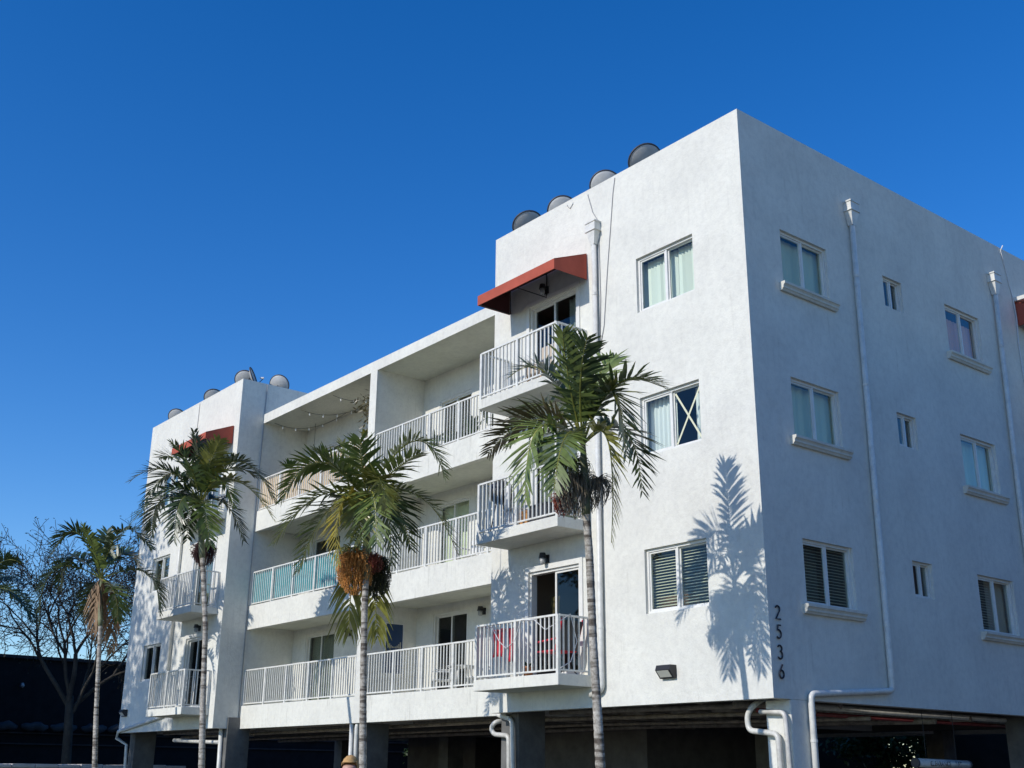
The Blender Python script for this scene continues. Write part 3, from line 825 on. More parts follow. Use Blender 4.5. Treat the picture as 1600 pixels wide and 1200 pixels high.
# ------------------------------------------------------------------ satellite dishes
def dish(c, face, size, label, tilt=35):
    c = Vector(c)
    t = thing('satellite_dish', label, 'satellite dish', (c.x, c.y, 9.2), 'satellite dishes on the roof')
    az = math.radians(face); el = math.radians(tilt)
    f = Vector((math.cos(az) * math.cos(el), math.sin(az) * math.cos(el), math.sin(el)))   # looks along f
    rot = f.to_track_quat('Z', 'Y').to_matrix()
    R_ = size / 2; n = 28
    prof = [(R_ * i / 6, .28 * R_ * (i / 6) ** 2) for i in range(1, 7)]
    prof = [(0.002, 0)] + prof
    back = [(r, z - .012) for r, z in prof][::-1]
    MB().lathe(c, prof + [(R_ + .004, prof[-1][1])] + back, n, rot).build('reflector', M['dish'], t, True)
    rimz = prof[-1][1]
    pts = [c + rot @ Vector((R_ * math.cos(a), R_ * math.sin(a), rimz)) for a in [k * 2 * math.pi / n for k in range(n + 1)]]
    MB().tube(pts, .021, 6, False).build('rim', M['dishrim'], t, True)
    # arm, receiver and mast
    low = c + rot @ Vector((0, -R_ * .9, rimz * .9)); rec = c + rot @ Vector((0, -R_ * .55, R_ * 1.25))
    lo2 = min((c + rot @ Vector((R_ * math.cos(a), R_ * math.sin(a), rimz)) for a in [k * .3 for k in range(21)]), key=lambda p: p.z)
    MB().tube([lo2, rec], .014, 6).build('arm', M['darkgrey'], t)
    MB().tube([rec, rec + (c - rec).normalized() * .12], [.035, .028], 8).build('receiver', M['white_plastic'], t)
    MB().tube([c - f * .05, c - f * .12 - Vector((0, 0, .25)), Vector((c.x - f.x * .12, c.y - f.y * .12, 9.2))], .025, 8).build('mast', M['darkgrey'], t)
names = ('first from the left on the near wing roof', 'second from the left on the near wing roof', 'third from the left on the near wing roof', 'nearest the building corner on the roof')
for (x, y, z, fa, s, nm, ti) in ((-6.42, .55, 10.40, 165, .68, names[0], 52), (-5.33, .6, 10.36, 145, .64, names[1], 38), (-3.99, .6, 10.40, 140, .64, names[2], 38), (-2.76, .55, 10.42, 165, .68, names[3], 50)):
    dish((x, y, z), fa, s, 'grey satellite dish with dark rim, ' + nm, ti)
dish((-20.36, .6, 10.42), 140, .66, 'grey satellite dish at the front corner of the far wing roof', 42)
dish((-19.95, .6, 10.44), 48, .60, 'satellite dish seen almost edge-on at the far wing corner', 20)
dish((-19.75, 1.45, 10.32), 130, .62, 'round grey dish standing behind the far wing return wall', 30)
dish((-22.6, .6, 10.40), 150, .62, 'small grey dish in the middle of the far wing parapet', 45)
dish((-25.55, .6, 10.44), 140, .60, 'grey dish near the left end of the far wing parapet', 40)

# ------------------------------------------------------------------ things on the balconies
fl = [0.545 + H * k for k in range(3)]
lf = [0.46 + bands[k][0] for k in range(3)]
# folding camp chair
t = thing('folding_chair', 'red and black folding chair on the lowest near balcony', 'chair', (-4.4, -.38, fl[0]))
z = fl[0]
MB().box(-4.72, -4.22, -.62, -.16, z + .40, z + .43).build('seat', M['red_cloth'], t)
recalc(MB().add([(-4.20, -.62, z + .42), (-4.20, -.16, z + .42), (-4.04, -.16, z + .92), (-4.04, -.62, z + .92), (-4.17, -.62, z + .42), (-4.17, -.16, z + .42), (-4.01, -.16, z + .92), (-4.01, -.62, z + .92)],
       [(0, 1, 2, 3), (7, 6, 5, 4), (0, 3, 7, 4), (1, 5, 6, 2), (0, 4, 5, 1), (3, 2, 6, 7)]).build('backrest', M['darkgrey'], t))
for y in (-.63, -.15):
    MB().tube([(-4.22, y, z + .40), (-4.02, y, z + .95)], .02, 6).build('back_post', M['red_cloth'], t)
    MB().tube([(-4.75, y, z + .41), (-4.15, y, z + .0)], .012, 6).build('leg', M['black'], t)
    MB().tube([(-4.72, y, z + .0), (-4.20, y, z + .41)], .012, 6).build('leg', M['black'], t)
    MB().tube([(-4.70, y, z + .58), (-4.12, y, z + .62)], .018, 6).build('armrest', M['red_cloth'], t)
def cloth(name, pts, mat, label, cat='cloth', th=.012, seed=1):
    rn = random.Random(seed); (x0, x1, y, z0, z1) = pts; n = 10; vs = []; fs = []
    for j in range(7):
        for i in range(n + 1):
            u = i / n; v = j / 6
            x = x0 + (x1 - x0) * u * (0.8 + .2 * v) + .015 * math.sin(v * 5)
            vs.append((x, y + .03 * math.sin(u * 11 + v * 2) * (1 - .5 * v), z0 + (z1 - z0) * v + rn.uniform(-.01, .01)))
    for j in range(6):
        for i in range(n): fs.append((j * (n + 1) + i, j * (n + 1) + i + 1, (j + 1) * (n + 1) + i + 1, (j + 1) * (n + 1) + i))
    o = MB().add(vs, fs).build(name, mat, None, True)
    s = o.modifiers.new('thick', 'SOLIDIFY'); s.thickness = th
    return tag(o, label, cat)
cloth('hanging_cloth', (-6.1, -5.72, -.55, z + .42, z + .92), M['red_cloth'], 'red cloth hanging at the left end of the lowest near balcony')
cloth('hanging_cloth', (-5.55, -5.35, -.62, z + .3, z + .9), M['red_cloth'], 'narrow dark red towel behind the lowest near balcony rail', seed=3)
cloth('hanging_coat', (-5.72, -5.42, .55, 1.35, 2.15), M['coat'], 'olive coat hanging inside the open balcony door', 'coat', seed=5)
def pot_plant(c, pr, ph, label, leaves=40, spread=.28, height=.4, pot='pot', group=None, droop=.5, mat='plant'):
    c = Vector(c); t = thing('potted_plant', label, 'plant', c, group)
    MB().lathe(c, [(0.001, 0), (pr * .72, 0), (pr, ph), (pr * 1.08, ph), (pr * 1.08, ph + .03), (pr * .9, ph + .03), (pr * .86, ph - .03), (.001, ph - .03)], 14).build('pot', M[pot], t, True)
    mb = MB(); rn = random.Random(int(abs(c.x * 100)))
    for i in range(leaves):
        a = rn.uniform(0, 6.283); ln = rn.uniform(.5, 1); w = .02 + .03 * rn.random()
        d = Vector((math.cos(a), math.sin(a), 0)); sd = Vector((-d.y, d.x, 0))
        b = c + Vector((0, 0, ph)); pts = []
        for s in (0, .35, .7, 1.0):
            pts.append(b + d * spread * ln * s + Vector((0, 0, height * ln * (s * 1.5 - droop * 1.5 * s * s))))
        wd = (w * .3, w, w * .8, .002)
        vs = []
        for p, q in zip(pts, wd): vs += [p - sd * q, p + sd * q]
        mb.add(vs, [(0, 1, 3, 2), (2, 3, 5, 4), (4, 5, 7, 6)])
    mb.build('foliage', M[mat], t)
    return t
pot_plant((-5.12, -.5, fl[0]), .10, .16, 'small terracotta pot on the lowest near balcony', 16, .14, .16, 'terracotta')
# white cord tangled on the lowest near balcony rail
tag(MB().tube([(-5.85, -.79, 1.50), (-5.6, -.79, 1.2), (-5.4, -.79, 1.06), (-5.15, -.79, 1.18), (-4.98, -.79, 1.53), (-4.6, -.79, 1.50), (-4.3, -.79, 1.3), (-3.965, -.7, 1.45), (-3.96, -.5, 1.57), (-3.96, -.35, 1.1), (-3.96, -.5, .75), (-3.96, -.74, .63)], .008, 5).build('cord', M['whitecable'], None, True), 'white cord looped along the lowest near balcony rail', 'cord')
# middle near balcony: covered grill and boxes
z = fl[1]
t = thing('kettle_grill', 'black lidded grill at the left end of the middle near balcony', 'grill', (-6.08, -.40, z))
MB().lathe((-6.08, -.40, z + .82), [(.001, -.2), (.14, -.18), (.24, -.08), (.26, .0), (.25, .08), (.2, .19), (.1, .26), (.001, .28)], 16).build('bowl', M['black'], t, True)
for a in (0, 2.1, 4.2): MB().tube([(-6.08 + .1 * math.cos(a), -.40 + .1 * math.sin(a), z + .65), (-6.08 + .22 * math.cos(a), -.40 + .22 * math.sin(a), z)], .012, 6).build('leg', M['black'], t)
MB().tube([(-6.13, -.40, z + 1.1), (-6.08, -.40, z + 1.15), (-6.03, -.40, z + 1.1)], .012, 6).build('handle', M['darkgrey'], t)
def carton(x0, x1, y0, y1, z0, z1, mat, label, name='storage_box'):
    t = thing(name, label, 'box', ((x0 + x1) / 2, (y0 + y1) / 2, z0), 'boxes on the middle near balcony')
    MB().box(x0, x1, y0, y1, z0, z1 - .04).build('body', M[mat], t, bevel=.01)
    MB().box(x0 - .01, x1 + .01, y0 - .01, y1 + .01, z1 - .039, z1).build('lid', M[mat], t, bevel=.008)
carton(-5.72, -5.36, -.62, -.3, z, z + .42, 'white_plastic', 'white storage box on the middle near balcony')
carton(-5.30, -5.02, -.6, -.28, z, z + .3, 'wood', 'small tan box beside the white storage box')
carton(-4.95, -4.45, -.62, -.2, z, z + .36, 'darkgrey', 'dark storage box at the right end of the middle near balcony')
cloth('hanging_cloth', (-5.62, -5.4, -.70, z + .35, z + .85), M['white_cloth'], 'white cloth hung behind the middle near balcony rail', seed=8)
# armchair on the top near balcony
z = fl[2]
t = thing('armchair', 'beige upholstered chair behind the top near balcony rail', 'chair', (-4.95, -.3, z))
MB().box(-5.2, -4.7, -.55, -.1, z + .25, z + .45).build('seat', M['beige'], t, bevel=.03)
MB().box(-5.2, -4.7, -.16, -.05, z + .455, z + .95).build('backrest', M['beige'], t, bevel=.03)
for x in (-5.17, -4.77):
    for y in (-.52, -.14): MB().box(x, x + .04, y, y + .04, z, z + .25).build('leg', M['wood'], t)
# loggia, top right: plants
for (x, y, h, lab, n) in ((-11.0, 1.35, .75, 'tall leafy plant in front of the top right loggia door', 60), (-9.35, 1.3, .7, 'leafy plant in the top right loggia near the wing', 60),
                          (-9.9, 1.2, .45, 'low plant in the middle of the top right loggia', 40), (-8.6, 1.25, .8, 'bushy plant at the right end of the top right loggia', 70),
                          (-10.5, 1.5, .5, 'small plant right of the top right loggia door', 40)):
    pot_plant((x, y, lf[2]), .15, .28, lab, n, .32, h, 'pot', 'potted plants in the top right loggia')
pot_plant((-18.2, 1.25, lf[2] + .9), .16, .3, 'dark leafy plant above the rail of the top left loggia', 70, .42, .5, 'pot')
MB_ = MB().box(-18.45, -17.95, 1.0, 1.5, lf[2], lf[2] + .9)
tag(MB_.build('plant_stand', M['wood'], None, bevel=.01), 'wooden stand behind the bamboo screen holding the dark plant', 'stand')
# hanging plant by the pier
t = thing('hanging_plant', 'dry trailing plant hanging at the pier of the top left loggia', 'plant', (-13.55, 1.25, 8.8))
MB().tube([(-13.6, 1.25, 8.82), (-13.6, 1.25, 8.0)], .004, 4).build('cord', M['black'], t)
mb = MB(); rn = random.Random(4)
for i in range(360):
    zc = rn.choice((8.4, 8.2, 8.05, 7.95, 7.8, 7.45)) + rn.uniform(-.15, .15)
    p = Vector((-13.6 + rn.gauss(0, .2), 1.2 + rn.gauss(0, .2), zc)); d = Vector((rn.uniform(-1, 1), rn.uniform(-1, 1), rn.uniform(-1, .4))).normalized() * .17
    s = d.cross(Vector((rn.random(), rn.random(), rn.random()))).normalized() * .028
    mb.add([p, p + d * .5 + s, p + d, p + d * .5 - s], [(0, 1, 2, 3)])
mb.build('foliage', M['leaf_b'], t)
pot_plant((-13.75, 1.05, 7.02), .11, .2, 'small pot with pale leaves on a shelf by the pier', 40, .22, .28, 'pot', mat='leaf_y')
tag(MB().box(-13.95, -13.155, .95, 1.2, 6.98, 7.02).build('wall_shelf', M['wood'], None), 'narrow wooden shelf fixed to the pier of the top left loggia', 'shelf')
# lantern hanging in the same loggia
t = thing('hanging_lantern', 'small lantern hanging in the corner of the top left loggia', 'lantern', (-18.2, 2.0, 8.0))
MB().tube([(-18.2, 2.0, 8.82), (-18.2, 2.0, 7.95)], .006, 5).build('cord', M['black'], t)
MB().lathe((-18.2, 2.0, 7.75), [(.001, 0), (.07, .01), (.1, .08), (.08, .17), (.03, .2), (.001, .21)], 12).build('lamp_shade', M['lampglass'], t, True)
# string lights under the top left ceiling
for si, (a, b, sag, lab) in enumerate((((-18.9, 1.0, 8.8), (-16.6, 2.1, 8.8), .3, 'left'), ((-17.2, .95, 8.8), (-15.0, 2.1, 8.8), .28, 'middle'), ((-15.4, .95, 8.8), (-13.4, 1.9, 8.8), .3, 'right'))):
    a, b = Vector(a), Vector(b); t = thing('string_light', f'{lab} strand of bulbs strung below the top left loggia ceiling', 'string light', a, 'string lights in the top left loggia')
    pts = [a.lerp(b, k / 16) - Vector((0, 0, sag * 4 * (k / 16) * (1 - k / 16))) for k in range(17)]
    MB().tube(pts, .006, 4).build('wire', M['black'], t)
    for k in range(2, 16, 3):
        p = pts[k]; MB().lathe(p - Vector((0, 0, .09)), [(.001, 0), (.02, .015), (.024, .035), (.012, .075), (.01, .09)], 8).build('bulb', M['bulb'], t, True)
# bamboo and teal screens behind the left rails
mb = MB(); x = XR + .08; rn = random.Random(2); zb = bands[2][1] + .06
while x < PX0 - .08:
    w = rn.uniform(.018, .03); mb.box(x, x + w, FY + .112, FY + .128, zb + rn.uniform(-.01, .01), 7.03 + rn.uniform(-.02, .02)); x += w + .004
o = tag(mb.build('bamboo_screen', M['bamboo'], None), 'tan split-bamboo screen behind the top left loggia rail', 'screen')
vs = []; fs = []; n = 120; zb = bands[1][1] + .06
for i in range(n + 1):
    x = XR + .06 + (PX0 - XR - .12) * i / n; yy = FY + .125 + .012 * math.sin(i * 1.1)
    vs += [(x, yy, zb), (x, yy, 4.33)]
for i in range(n): fs.append((2 * i, 2 * i + 2, 2 * i + 3, 2 * i + 1))
o = MB().add(vs, fs).build('fabric_screen', M['teal'], None); s = o.modifiers.new('thick', 'SOLIDIFY'); s.thickness = .006
tag(o, 'teal fabric screen behind the middle left loggia rail', 'screen')
# ground floor right loggia: plastic chairs, table and a framed picture
def plastic_chair(x, y, z, rz, label):
    t = thing('plastic_chair', label, 'chair', (x, y, z), 'white plastic chairs')
    q = lambda mb: [mb.v.__setitem__(i, (x + math.cos(rz) * p[0] - math.sin(rz) * p[1], y + math.sin(rz) * p[0] + math.cos(rz) * p[1], z + p[2])) for i, p in enumerate(mb.v)] and mb
    q(MB().box(-.22, .22, -.22, .22, .41, .44)).build('seat', M['white_plastic'], t, bevel=.01)
    q(MB().box(-.21, .21, .20, .23, .46, .85)).build('backrest', M['white_plastic'], t, bevel=.015)
    for sx in (-1, 1):
        for sy in (-1, 1): q(MB().tube([(sx * .19, sy * .19, .42), (sx * .23, sy * .23, 0)], [.024, .018], 6)).build('leg', M['white_plastic'], t)
        q(MB().box(sx * .24 - .025, sx * .24 + .025, -.2, .22, .63, .655)).build('armrest', M['white_plastic'], t)
plastic_chair(-9.3, 1.55, lf[0], .4, 'white plastic chair at the right end of the ground loggia')
plastic_chair(-10.6, 1.5, lf[0], -.5, 'white plastic chair left of the table in the ground loggia')
plastic_chair(-9.6, 1.5, lf[1], .2, 'white plastic chair in the middle right loggia')
t = thing('plastic_table', 'white round plastic table between the ground loggia chairs', 'table', (-9.95, 1.6, lf[0]))
MB().lathe((-9.95, 1.6, lf[0] + .68), [(.001, 0), (.36, 0), (.38, .015), (.36, .03), (.001, .03)], 20).build('table_top', M['white_plastic'], t)
for a in (.4, 2.0, 3.5, 5.1): MB().tube([(-9.95 + .2 * math.cos(a), 1.6 + .2 * math.sin(a), lf[0] + .68), (-9.95 + .3 * math.cos(a), 1.6 + .3 * math.sin(a), lf[0])], .02, 6).build('leg', M['white_plastic'], t)
t = thing('framed_picture', 'dark blue framed picture on the ground loggia partition wall', 'picture', (PX1, 1.6, 1.2))
part = lambda u, v, d: (PX1 - d, u, v)
MB().ring(part, 1.34, 1.88, 1.15, 2.38, -.03, -.002, .025).build('frame', M['frame'], t)
MB().fbox(part, 1.366, 1.854, 1.176, 2.354, -.015, -.003).build('print', M['mirror'], t)
mb = MB()
for i in range(9): mb.fbox(part, 1.42 + i * .045, 1.45 + i * .045, 1.78, 1.84 - .12 * math.sin(i * .39) + .09, -.0175, -.0155)
mb.build('print_motif', M['postersand'], t)
# wooden furniture glimpsed through the lowest front window
t = thing('wooden_cabinet', 'golden wooden cabinet behind the venetian blind of the lowest front window', 'cabinet', (-2.2, .45, .9))
MB().box(-2.62, -1.93, .34, .62, 1.1, 1.80).build('body', M['wood'], t)
MB().box(-2.30, -2.12, .4, .55, 1.801, 1.90).build('lamp_base', M['white_plastic'], t)
tag(MB().box(-1.33, -1.23, .34, .5, 1.1, 2.36).build('wooden_post', M['wood'], None), 'golden wooden post at the right side of the lowest front window', 'post')

# palm curves: trunk points, crown point, fronds (base, middle, tip, tone), fruit (centre, radii, kind, strands)
PALMS = {
 1: dict(trunk=[[-0.52, -3.05, -1.02], [-0.56, -3.05, -0.36], [-0.63, -3.05, 0.67], [-0.68, -3.05, 1.83], [-0.74, -3.05, 2.49]], shaft=[-0.79, -3.05, 3.51],
  fronds=[[[-0.79, -3.05, 3.51], [-0.45, -3.61, 4.25], [-0.13, -4.02, 4.86], 'g'], [[-0.79, -3.05, 3.51], [-0.28, -3.55, 4.22], [0.19, -3.84, 4.72], 'd'], [[-0.79, -3.05, 3.51], [-1.07, -3.5, 4.59], [-1.62, -3.8, 4.61], 'd'], [[-0.79, -3.05, 3.51], [-0.01, -3.07, 4.25], [0.6, -2.71, 4.1], 'g'], [[-0.79, -3.05, 3.51], [-0.65, -2.33, 3.84], [-0.96, -1.67, 3.03], 'd'], [[-0.79, -3.05, 3.51], [-0.19, -3.03, 4.21], [-0.18, -2.77, 3.24], 'y'], [[-0.79, -3.05, 3.51], [-1.32, -3.36, 4.2], [-2.06, -3.42, 3.71], 'g'], [[-0.79, -3.05, 3.51], [-1.3, -3.5, 3.93], [-2.04, -3.85, 3.5], 'b'], [[-0.79, -3.05, 3.51], [-0.89, -3.82, 3.63], [-1.05, -3.92, 2.59], 'g'], [[-0.79, -3.05, 3.51], [-0.36, -2.95, 3.49], [-0.54, -2.75, 2.05], 'y'], [[-0.79, -3.05, 3.51], [-0.47, -3.66, 3.47], [-0.41, -3.95, 2.62], 'g'], [[-0.79, -3.05, 3.51], [-0.81, -2.76, 4.53], [-0.81, -2.32, 5.05], 'g']],
  fruit=[[[-0.89, -3.08, 2.72], 0.32, 0.32, 'dry', 130], [[-1.23, -3.06, 2.67], 0.15, 0.17, 'red', 40], [[-0.68, -2.86, 2.79], 0.21, 0.23, 'dry', 60], [[-1.07, -3.07, 3.07], 0.34, 0.25, 'green', 80]]),
 2: dict(trunk=[[-6.48, -3.05, -1.03], [-6.54, -3.05, -0.29], [-6.62, -3.05, 0.69], [-6.68, -3.05, 1.82], [-6.68, -3.05, 2.29]], shaft=[-6.79, -3.05, 3.74],
  fronds=[[[-6.79, -3.05, 3.74], [-6.68, -3.64, 4.09], [-6.67, -4.27, 4.46], 'g'], [[-6.79, -3.05, 3.74], [-7.11, -3.17, 4.33], [-7.37, -3.31, 4.91], 'y'], [[-6.79, -3.05, 3.74], [-6.44, -3.4, 4.25], [-6.14, -3.65, 4.65], 'g'], [[-6.79, -3.05, 3.74], [-6.15, -2.93, 4.15], [-5.56, -2.72, 4.43], 'g'], [[-6.79, -3.05, 3.74], [-5.84, -2.7, 4.72], [-5.51, -2.18, 4.07], 'g'], [[-6.79, -3.05, 3.74], [-7.02, -3.96, 4.34], [-7.51, -4.43, 3.63], 'g'], [[-6.79, -3.05, 3.74], [-7.17, -3.83, 3.75], [-7.8, -4.38, 2.87], 'g'], [[-6.79, -3.05, 3.74], [-7.42, -3.47, 3.6], [-8.21, -3.61, 2.51], 'g'], [[-6.79, -3.05, 3.74], [-6.74, -3.62, 3.52], [-6.7, -3.62, 2.46], 'yy'], [[-6.79, -3.05, 3.74], [-6.02, -2.4, 3.76], [-5.72, -1.71, 2.73], 'g'], [[-6.79, -3.05, 3.74], [-6.87, -2.45, 3.91], [-7.21, -1.74, 3.02], 'd'], [[-6.79, -3.05, 3.74], [-6.06, -3.29, 3.99], [-5.71, -3.29, 3.28], 'y'], [[-6.79, -3.05, 3.74], [-6.23, -3.03, 3.76], [-6.18, -2.83, 2.48], 'd'], [[-6.79, -3.05, 3.74], [-7.38, -3.0, 4.04], [-8.01, -2.55, 3.19], 'g'], [[-6.79, -3.05, 3.74], [-6.17, -3.28, 3.65], [-5.93, -3.33, 2.73], 'g'], [[-6.79, -3.05, 3.74], [-6.67, -3.3, 3.68], [-6.66, -3.18, 2.86], 'y'], [[-6.99, -2.99, 3.17], [-7.21, -3.02, 2.18], [-7.33, -2.95, 1.32], 'y'], [[-6.91, -2.89, 3.17], [-7.27, -2.5, 2.18], [-7.57, -2.18, 1.34], 'y']],
  fruit=[[[-6.91, -3.14, 2.33], 0.34, 0.38, 'orange', 190], [[-6.93, -2.64, 2.3], 0.24, 0.38, 'dark', 120], [[-6.67, -2.93, 2.5], 0.18, 0.17, 'red', 50], [[-7.14, -3.12, 2.67], 0.31, 0.19, 'green', 50]]),
 3: dict(trunk=[[-12.94, -3.05, -1.04], [-13.17, -3.05, 0.28], [-13.41, -3.05, 1.96], [-13.78, -3.05, 3.15], [-13.95, -3.05, 3.62]], shaft=[-14.38, -3.05, 4.91],
  fronds=[[[-14.38, -3.05, 4.91], [-13.94, -3.52, 5.61], [-13.78, -4.15, 6.16], 'd'], [[-14.38, -3.05, 4.91], [-14.46, -3.11, 5.86], [-14.58, -3.3, 6.75], 'd'], [[-14.38, -3.05, 4.91], [-13.68, -3.23, 5.61], [-13.02, -3.28, 6.22], 'y'], [[-14.38, -3.05, 4.91], [-14.49, -3.89, 5.65], [-14.97, -4.58, 5.37], 'd'], [[-14.38, -3.05, 4.91], [-14.6, -3.79, 5.22], [-15.42, -4.46, 4.13], 'd'], [[-14.38, -3.05, 4.91], [-13.4, -2.66, 5.88], [-12.94, -1.8, 4.92], 'd'], [[-14.38, -3.05, 4.91], [-13.56, -2.62, 5.45], [-13.06, -1.74, 4.54], 'y'], [[-14.38, -3.05, 4.91], [-14.39, -2.43, 5.08], [-14.65, -1.72, 4.27], 'd'], [[-14.38, -3.05, 4.91], [-14.13, -3.6, 4.94], [-14.1, -3.71, 3.93], 'd'], [[-14.38, -3.05, 4.91], [-13.75, -3.23, 4.77], [-13.4, -3.13, 3.8], 'g'], [[-14.38, -3.05, 4.91], [-15.18, -3.65, 5.11], [-15.81, -3.57, 4.31], 'd'], [[-14.38, -3.05, 4.91], [-14.79, -3.42, 5.95], [-15.41, -3.75, 6.18], 'g'], [[-14.38, -3.05, 4.91], [-14.09, -2.64, 5.79], [-13.87, -1.9, 5.71], 'd'], [[-14.38, -3.05, 4.91], [-14.99, -3.0, 5.18], [-15.76, -2.7, 4.3], 'd'], [[-14.38, -3.05, 4.91], [-14.76, -3.64, 5.67], [-15.53, -3.97, 4.97], 'd'], [[-14.38, -3.05, 4.91], [-13.51, -3.05, 5.37], [-13.05, -2.8, 4.72], 'g']],
  fruit=[[[-14.43, -2.81, 3.74], 0.29, 0.26, 'maroon', 130]]),
 4: dict(trunk=[[-19.29, -3.05, -1.06], [-19.64, -3.05, 0.2], [-19.91, -3.05, 1.52], [-20.05, -3.05, 2.2], [-20.14, -3.05, 2.63]], shaft=[-20.52, -3.05, 3.88],
  fronds=[[[-20.52, -3.05, 3.88], [-19.96, -3.52, 4.55], [-19.59, -4.03, 5.09], 'g'], [[-20.52, -3.05, 3.88], [-20.45, -3.9, 5.06], [-20.89, -4.36, 4.43], 'd'], [[-20.52, -3.05, 3.88], [-20.84, -2.97, 4.73], [-21.08, -2.85, 5.37], 'd'], [[-20.52, -3.05, 3.88], [-19.67, -2.95, 5.11], [-19.11, -2.25, 4.62], 'd'], [[-20.52, -3.05, 3.88], [-20.3, -2.56, 4.62], [-20.42, -1.91, 4.05], 'd'], [[-20.52, -3.05, 3.88], [-19.53, -2.19, 4.03], [-19.42, -1.71, 2.93], 'd'], [[-20.52, -3.05, 3.88], [-21.08, -4.17, 4.09], [-21.56, -4.21, 2.61], 'd'], [[-20.52, -3.05, 3.88], [-21.11, -3.77, 4.5], [-21.67, -3.74, 3.68], 'd'], [[-20.52, -3.05, 3.88], [-20.51, -3.15, 3.52], [-20.67, -3.03, 2.42], 'n'], [[-20.52, -3.05, 3.88], [-20.38, -2.96, 3.44], [-20.54, -2.67, 2.06], 'n'], [[-20.52, -3.05, 3.88], [-20.66, -2.7, 3.49], [-21.17, -2.29, 2.03], 'n'], [[-20.52, -3.05, 3.88], [-21.35, -2.95, 3.63], [-22.13, -2.71, 2.89], 'g'], [[-20.52, -3.05, 3.88], [-19.81, -2.91, 3.47], [-19.47, -2.84, 2.67], 'g'], [[-20.52, -3.05, 3.88], [-20.86, -2.93, 3.49], [-21.34, -2.63, 2.33], 'n']],
  fruit=[]),
 5: dict(trunk=[[-30.29, -3.05, -1.08], [-31.06, -3.05, 0.54], [-31.72, -3.05, 2.25], [-31.98, -3.05, 3.14]], shaft=[-32.71, -3.05, 4.88],
  fronds=[[[-32.71, -3.05, 4.88], [-31.81, -2.79, 5.82], [-31.17, -2.27, 5.8], 'd'], [[-32.71, -3.05, 4.88], [-32.53, -2.41, 5.38], [-32.46, -1.67, 5.22], 'd'], [[-32.71, -3.05, 4.88], [-31.8, -2.21, 4.86], [-31.45, -1.47, 3.84], 'd'], [[-32.71, -3.05, 4.88], [-32.29, -3.58, 6.25], [-32.31, -4.07, 6.65], 'g'], [[-32.71, -3.05, 4.88], [-32.89, -3.97, 5.6], [-33.58, -4.48, 4.49], 'd'], [[-32.71, -3.05, 4.88], [-33.55, -3.19, 4.38], [-34.42, -3.27, 3.54], 'd'], [[-32.71, -3.05, 4.88], [-32.52, -3.17, 6.1], [-32.34, -3.12, 6.89], 'd']],
  fruit=[]),
}

# ------------------------------------------------------------------ palms
def bez(b, m, t_, s):
    c = m * 2 - (b + t_) * .5
    return b * (1 - s) ** 2 + c * 2 * s * (1 - s) + t_ * s * s
def frond(b, m, tip, col, parent, rn, lmax=.62, hang=False, wide=1.0):
    b, m, tip = Vector(b), Vector(m), Vector(tip)
    K = 30
    pts = [bez(b, m, tip, k / K) for k in range(K + 1)]
    ln = sum((pts[i + 1] - pts[i]).length for i in range(K))
    ax = (tip - b); hz = Vector((ax.x, ax.y, 0))
    if hz.length < .25: hz = Vector((m.x - b.x, m.y - b.y, 0))
    if hz.length < .05: hz = Vector((rn.uniform(-1, 1), rn.uniform(-1, 1), 0))
    S = hz.normalized().cross(Vector((0, 0, 1))).normalized()
    roll = rn.uniform(-.5, .5)
    mb = MB()
    mb.cur = 1
    mb.tube(pts, [.018 * (1 - .85 * k / K) + .002 for k in range(K + 1)], 5)
    mb.cur = 0
    dead = col == 'n'
    n = int(ln / 2.0 * 34) + 6
    if dead: lmax = .42
    for i in range(n):
        t = .17 + .83 * (i + .5) / n
        k = min(int(t * K), K - 1); f = t * K - k
        p = pts[k].lerp(pts[k + 1], f); tg = (pts[k + 1] - pts[k]).normalized()
        nr = S.cross(tg).normalized()
        if nr.z < 0 and abs(tg.z) < .8: nr = -nr
        nr = (nr * math.cos(roll) + S * math.sin(roll)).normalized()
        sv = tg.cross(nr).normalized()
        tt = (t - .17) / .83
        le = lmax * (math.sin(math.pi * (.2 + .73 * tt)) ** .8) * rn.uniform(.8, 1.12)
        fw = .5 + .8 * tt ** 1.5
        for sgn in (-1, 1):
            if rn.random() < (.35 if dead else (.4 if hang else .05)): continue
            lift = rn.uniform(.1, .6) if not dead else rn.uniform(-.2, .2)
            d = (sv * sgn + tg * fw + nr * lift + Vector((rn.gauss(0, .12), rn.gauss(0, .12), rn.gauss(0, .12)))).normalized()
            dr = rn.uniform(.04, .38) * (1 - .35 * tt) if not dead else rn.uniform(.8, 1.3)
            if hang: dr = rn.uniform(.7, 1.2)
            w = wide * (.021 + .008 * rn.random()) * (1 - .4 * tt)
            wv = d.cross(nr); wv = (wv.normalized() if wv.length > .01 else tg) * w
            q = []
            for s, ww in ((0, .35), (.3, 1.0), (.65, .85), (1.0, .06)):
                c = p + d * le * s + Vector((0, 0, -1)) * le * dr * s * s
                fold = nr * (.25 * w * (1 if ww > .3 else 0))
                q += [c - wv * ww, c + wv * ww]
            mb.add(q, [(0, 1, 3, 2), (2, 3, 5, 4), (4, 5, 7, 6)])
    return mb.build('frond', [M['leaf_' + col], M['leaf_n'] if dead else M['leaf_y']], parent)
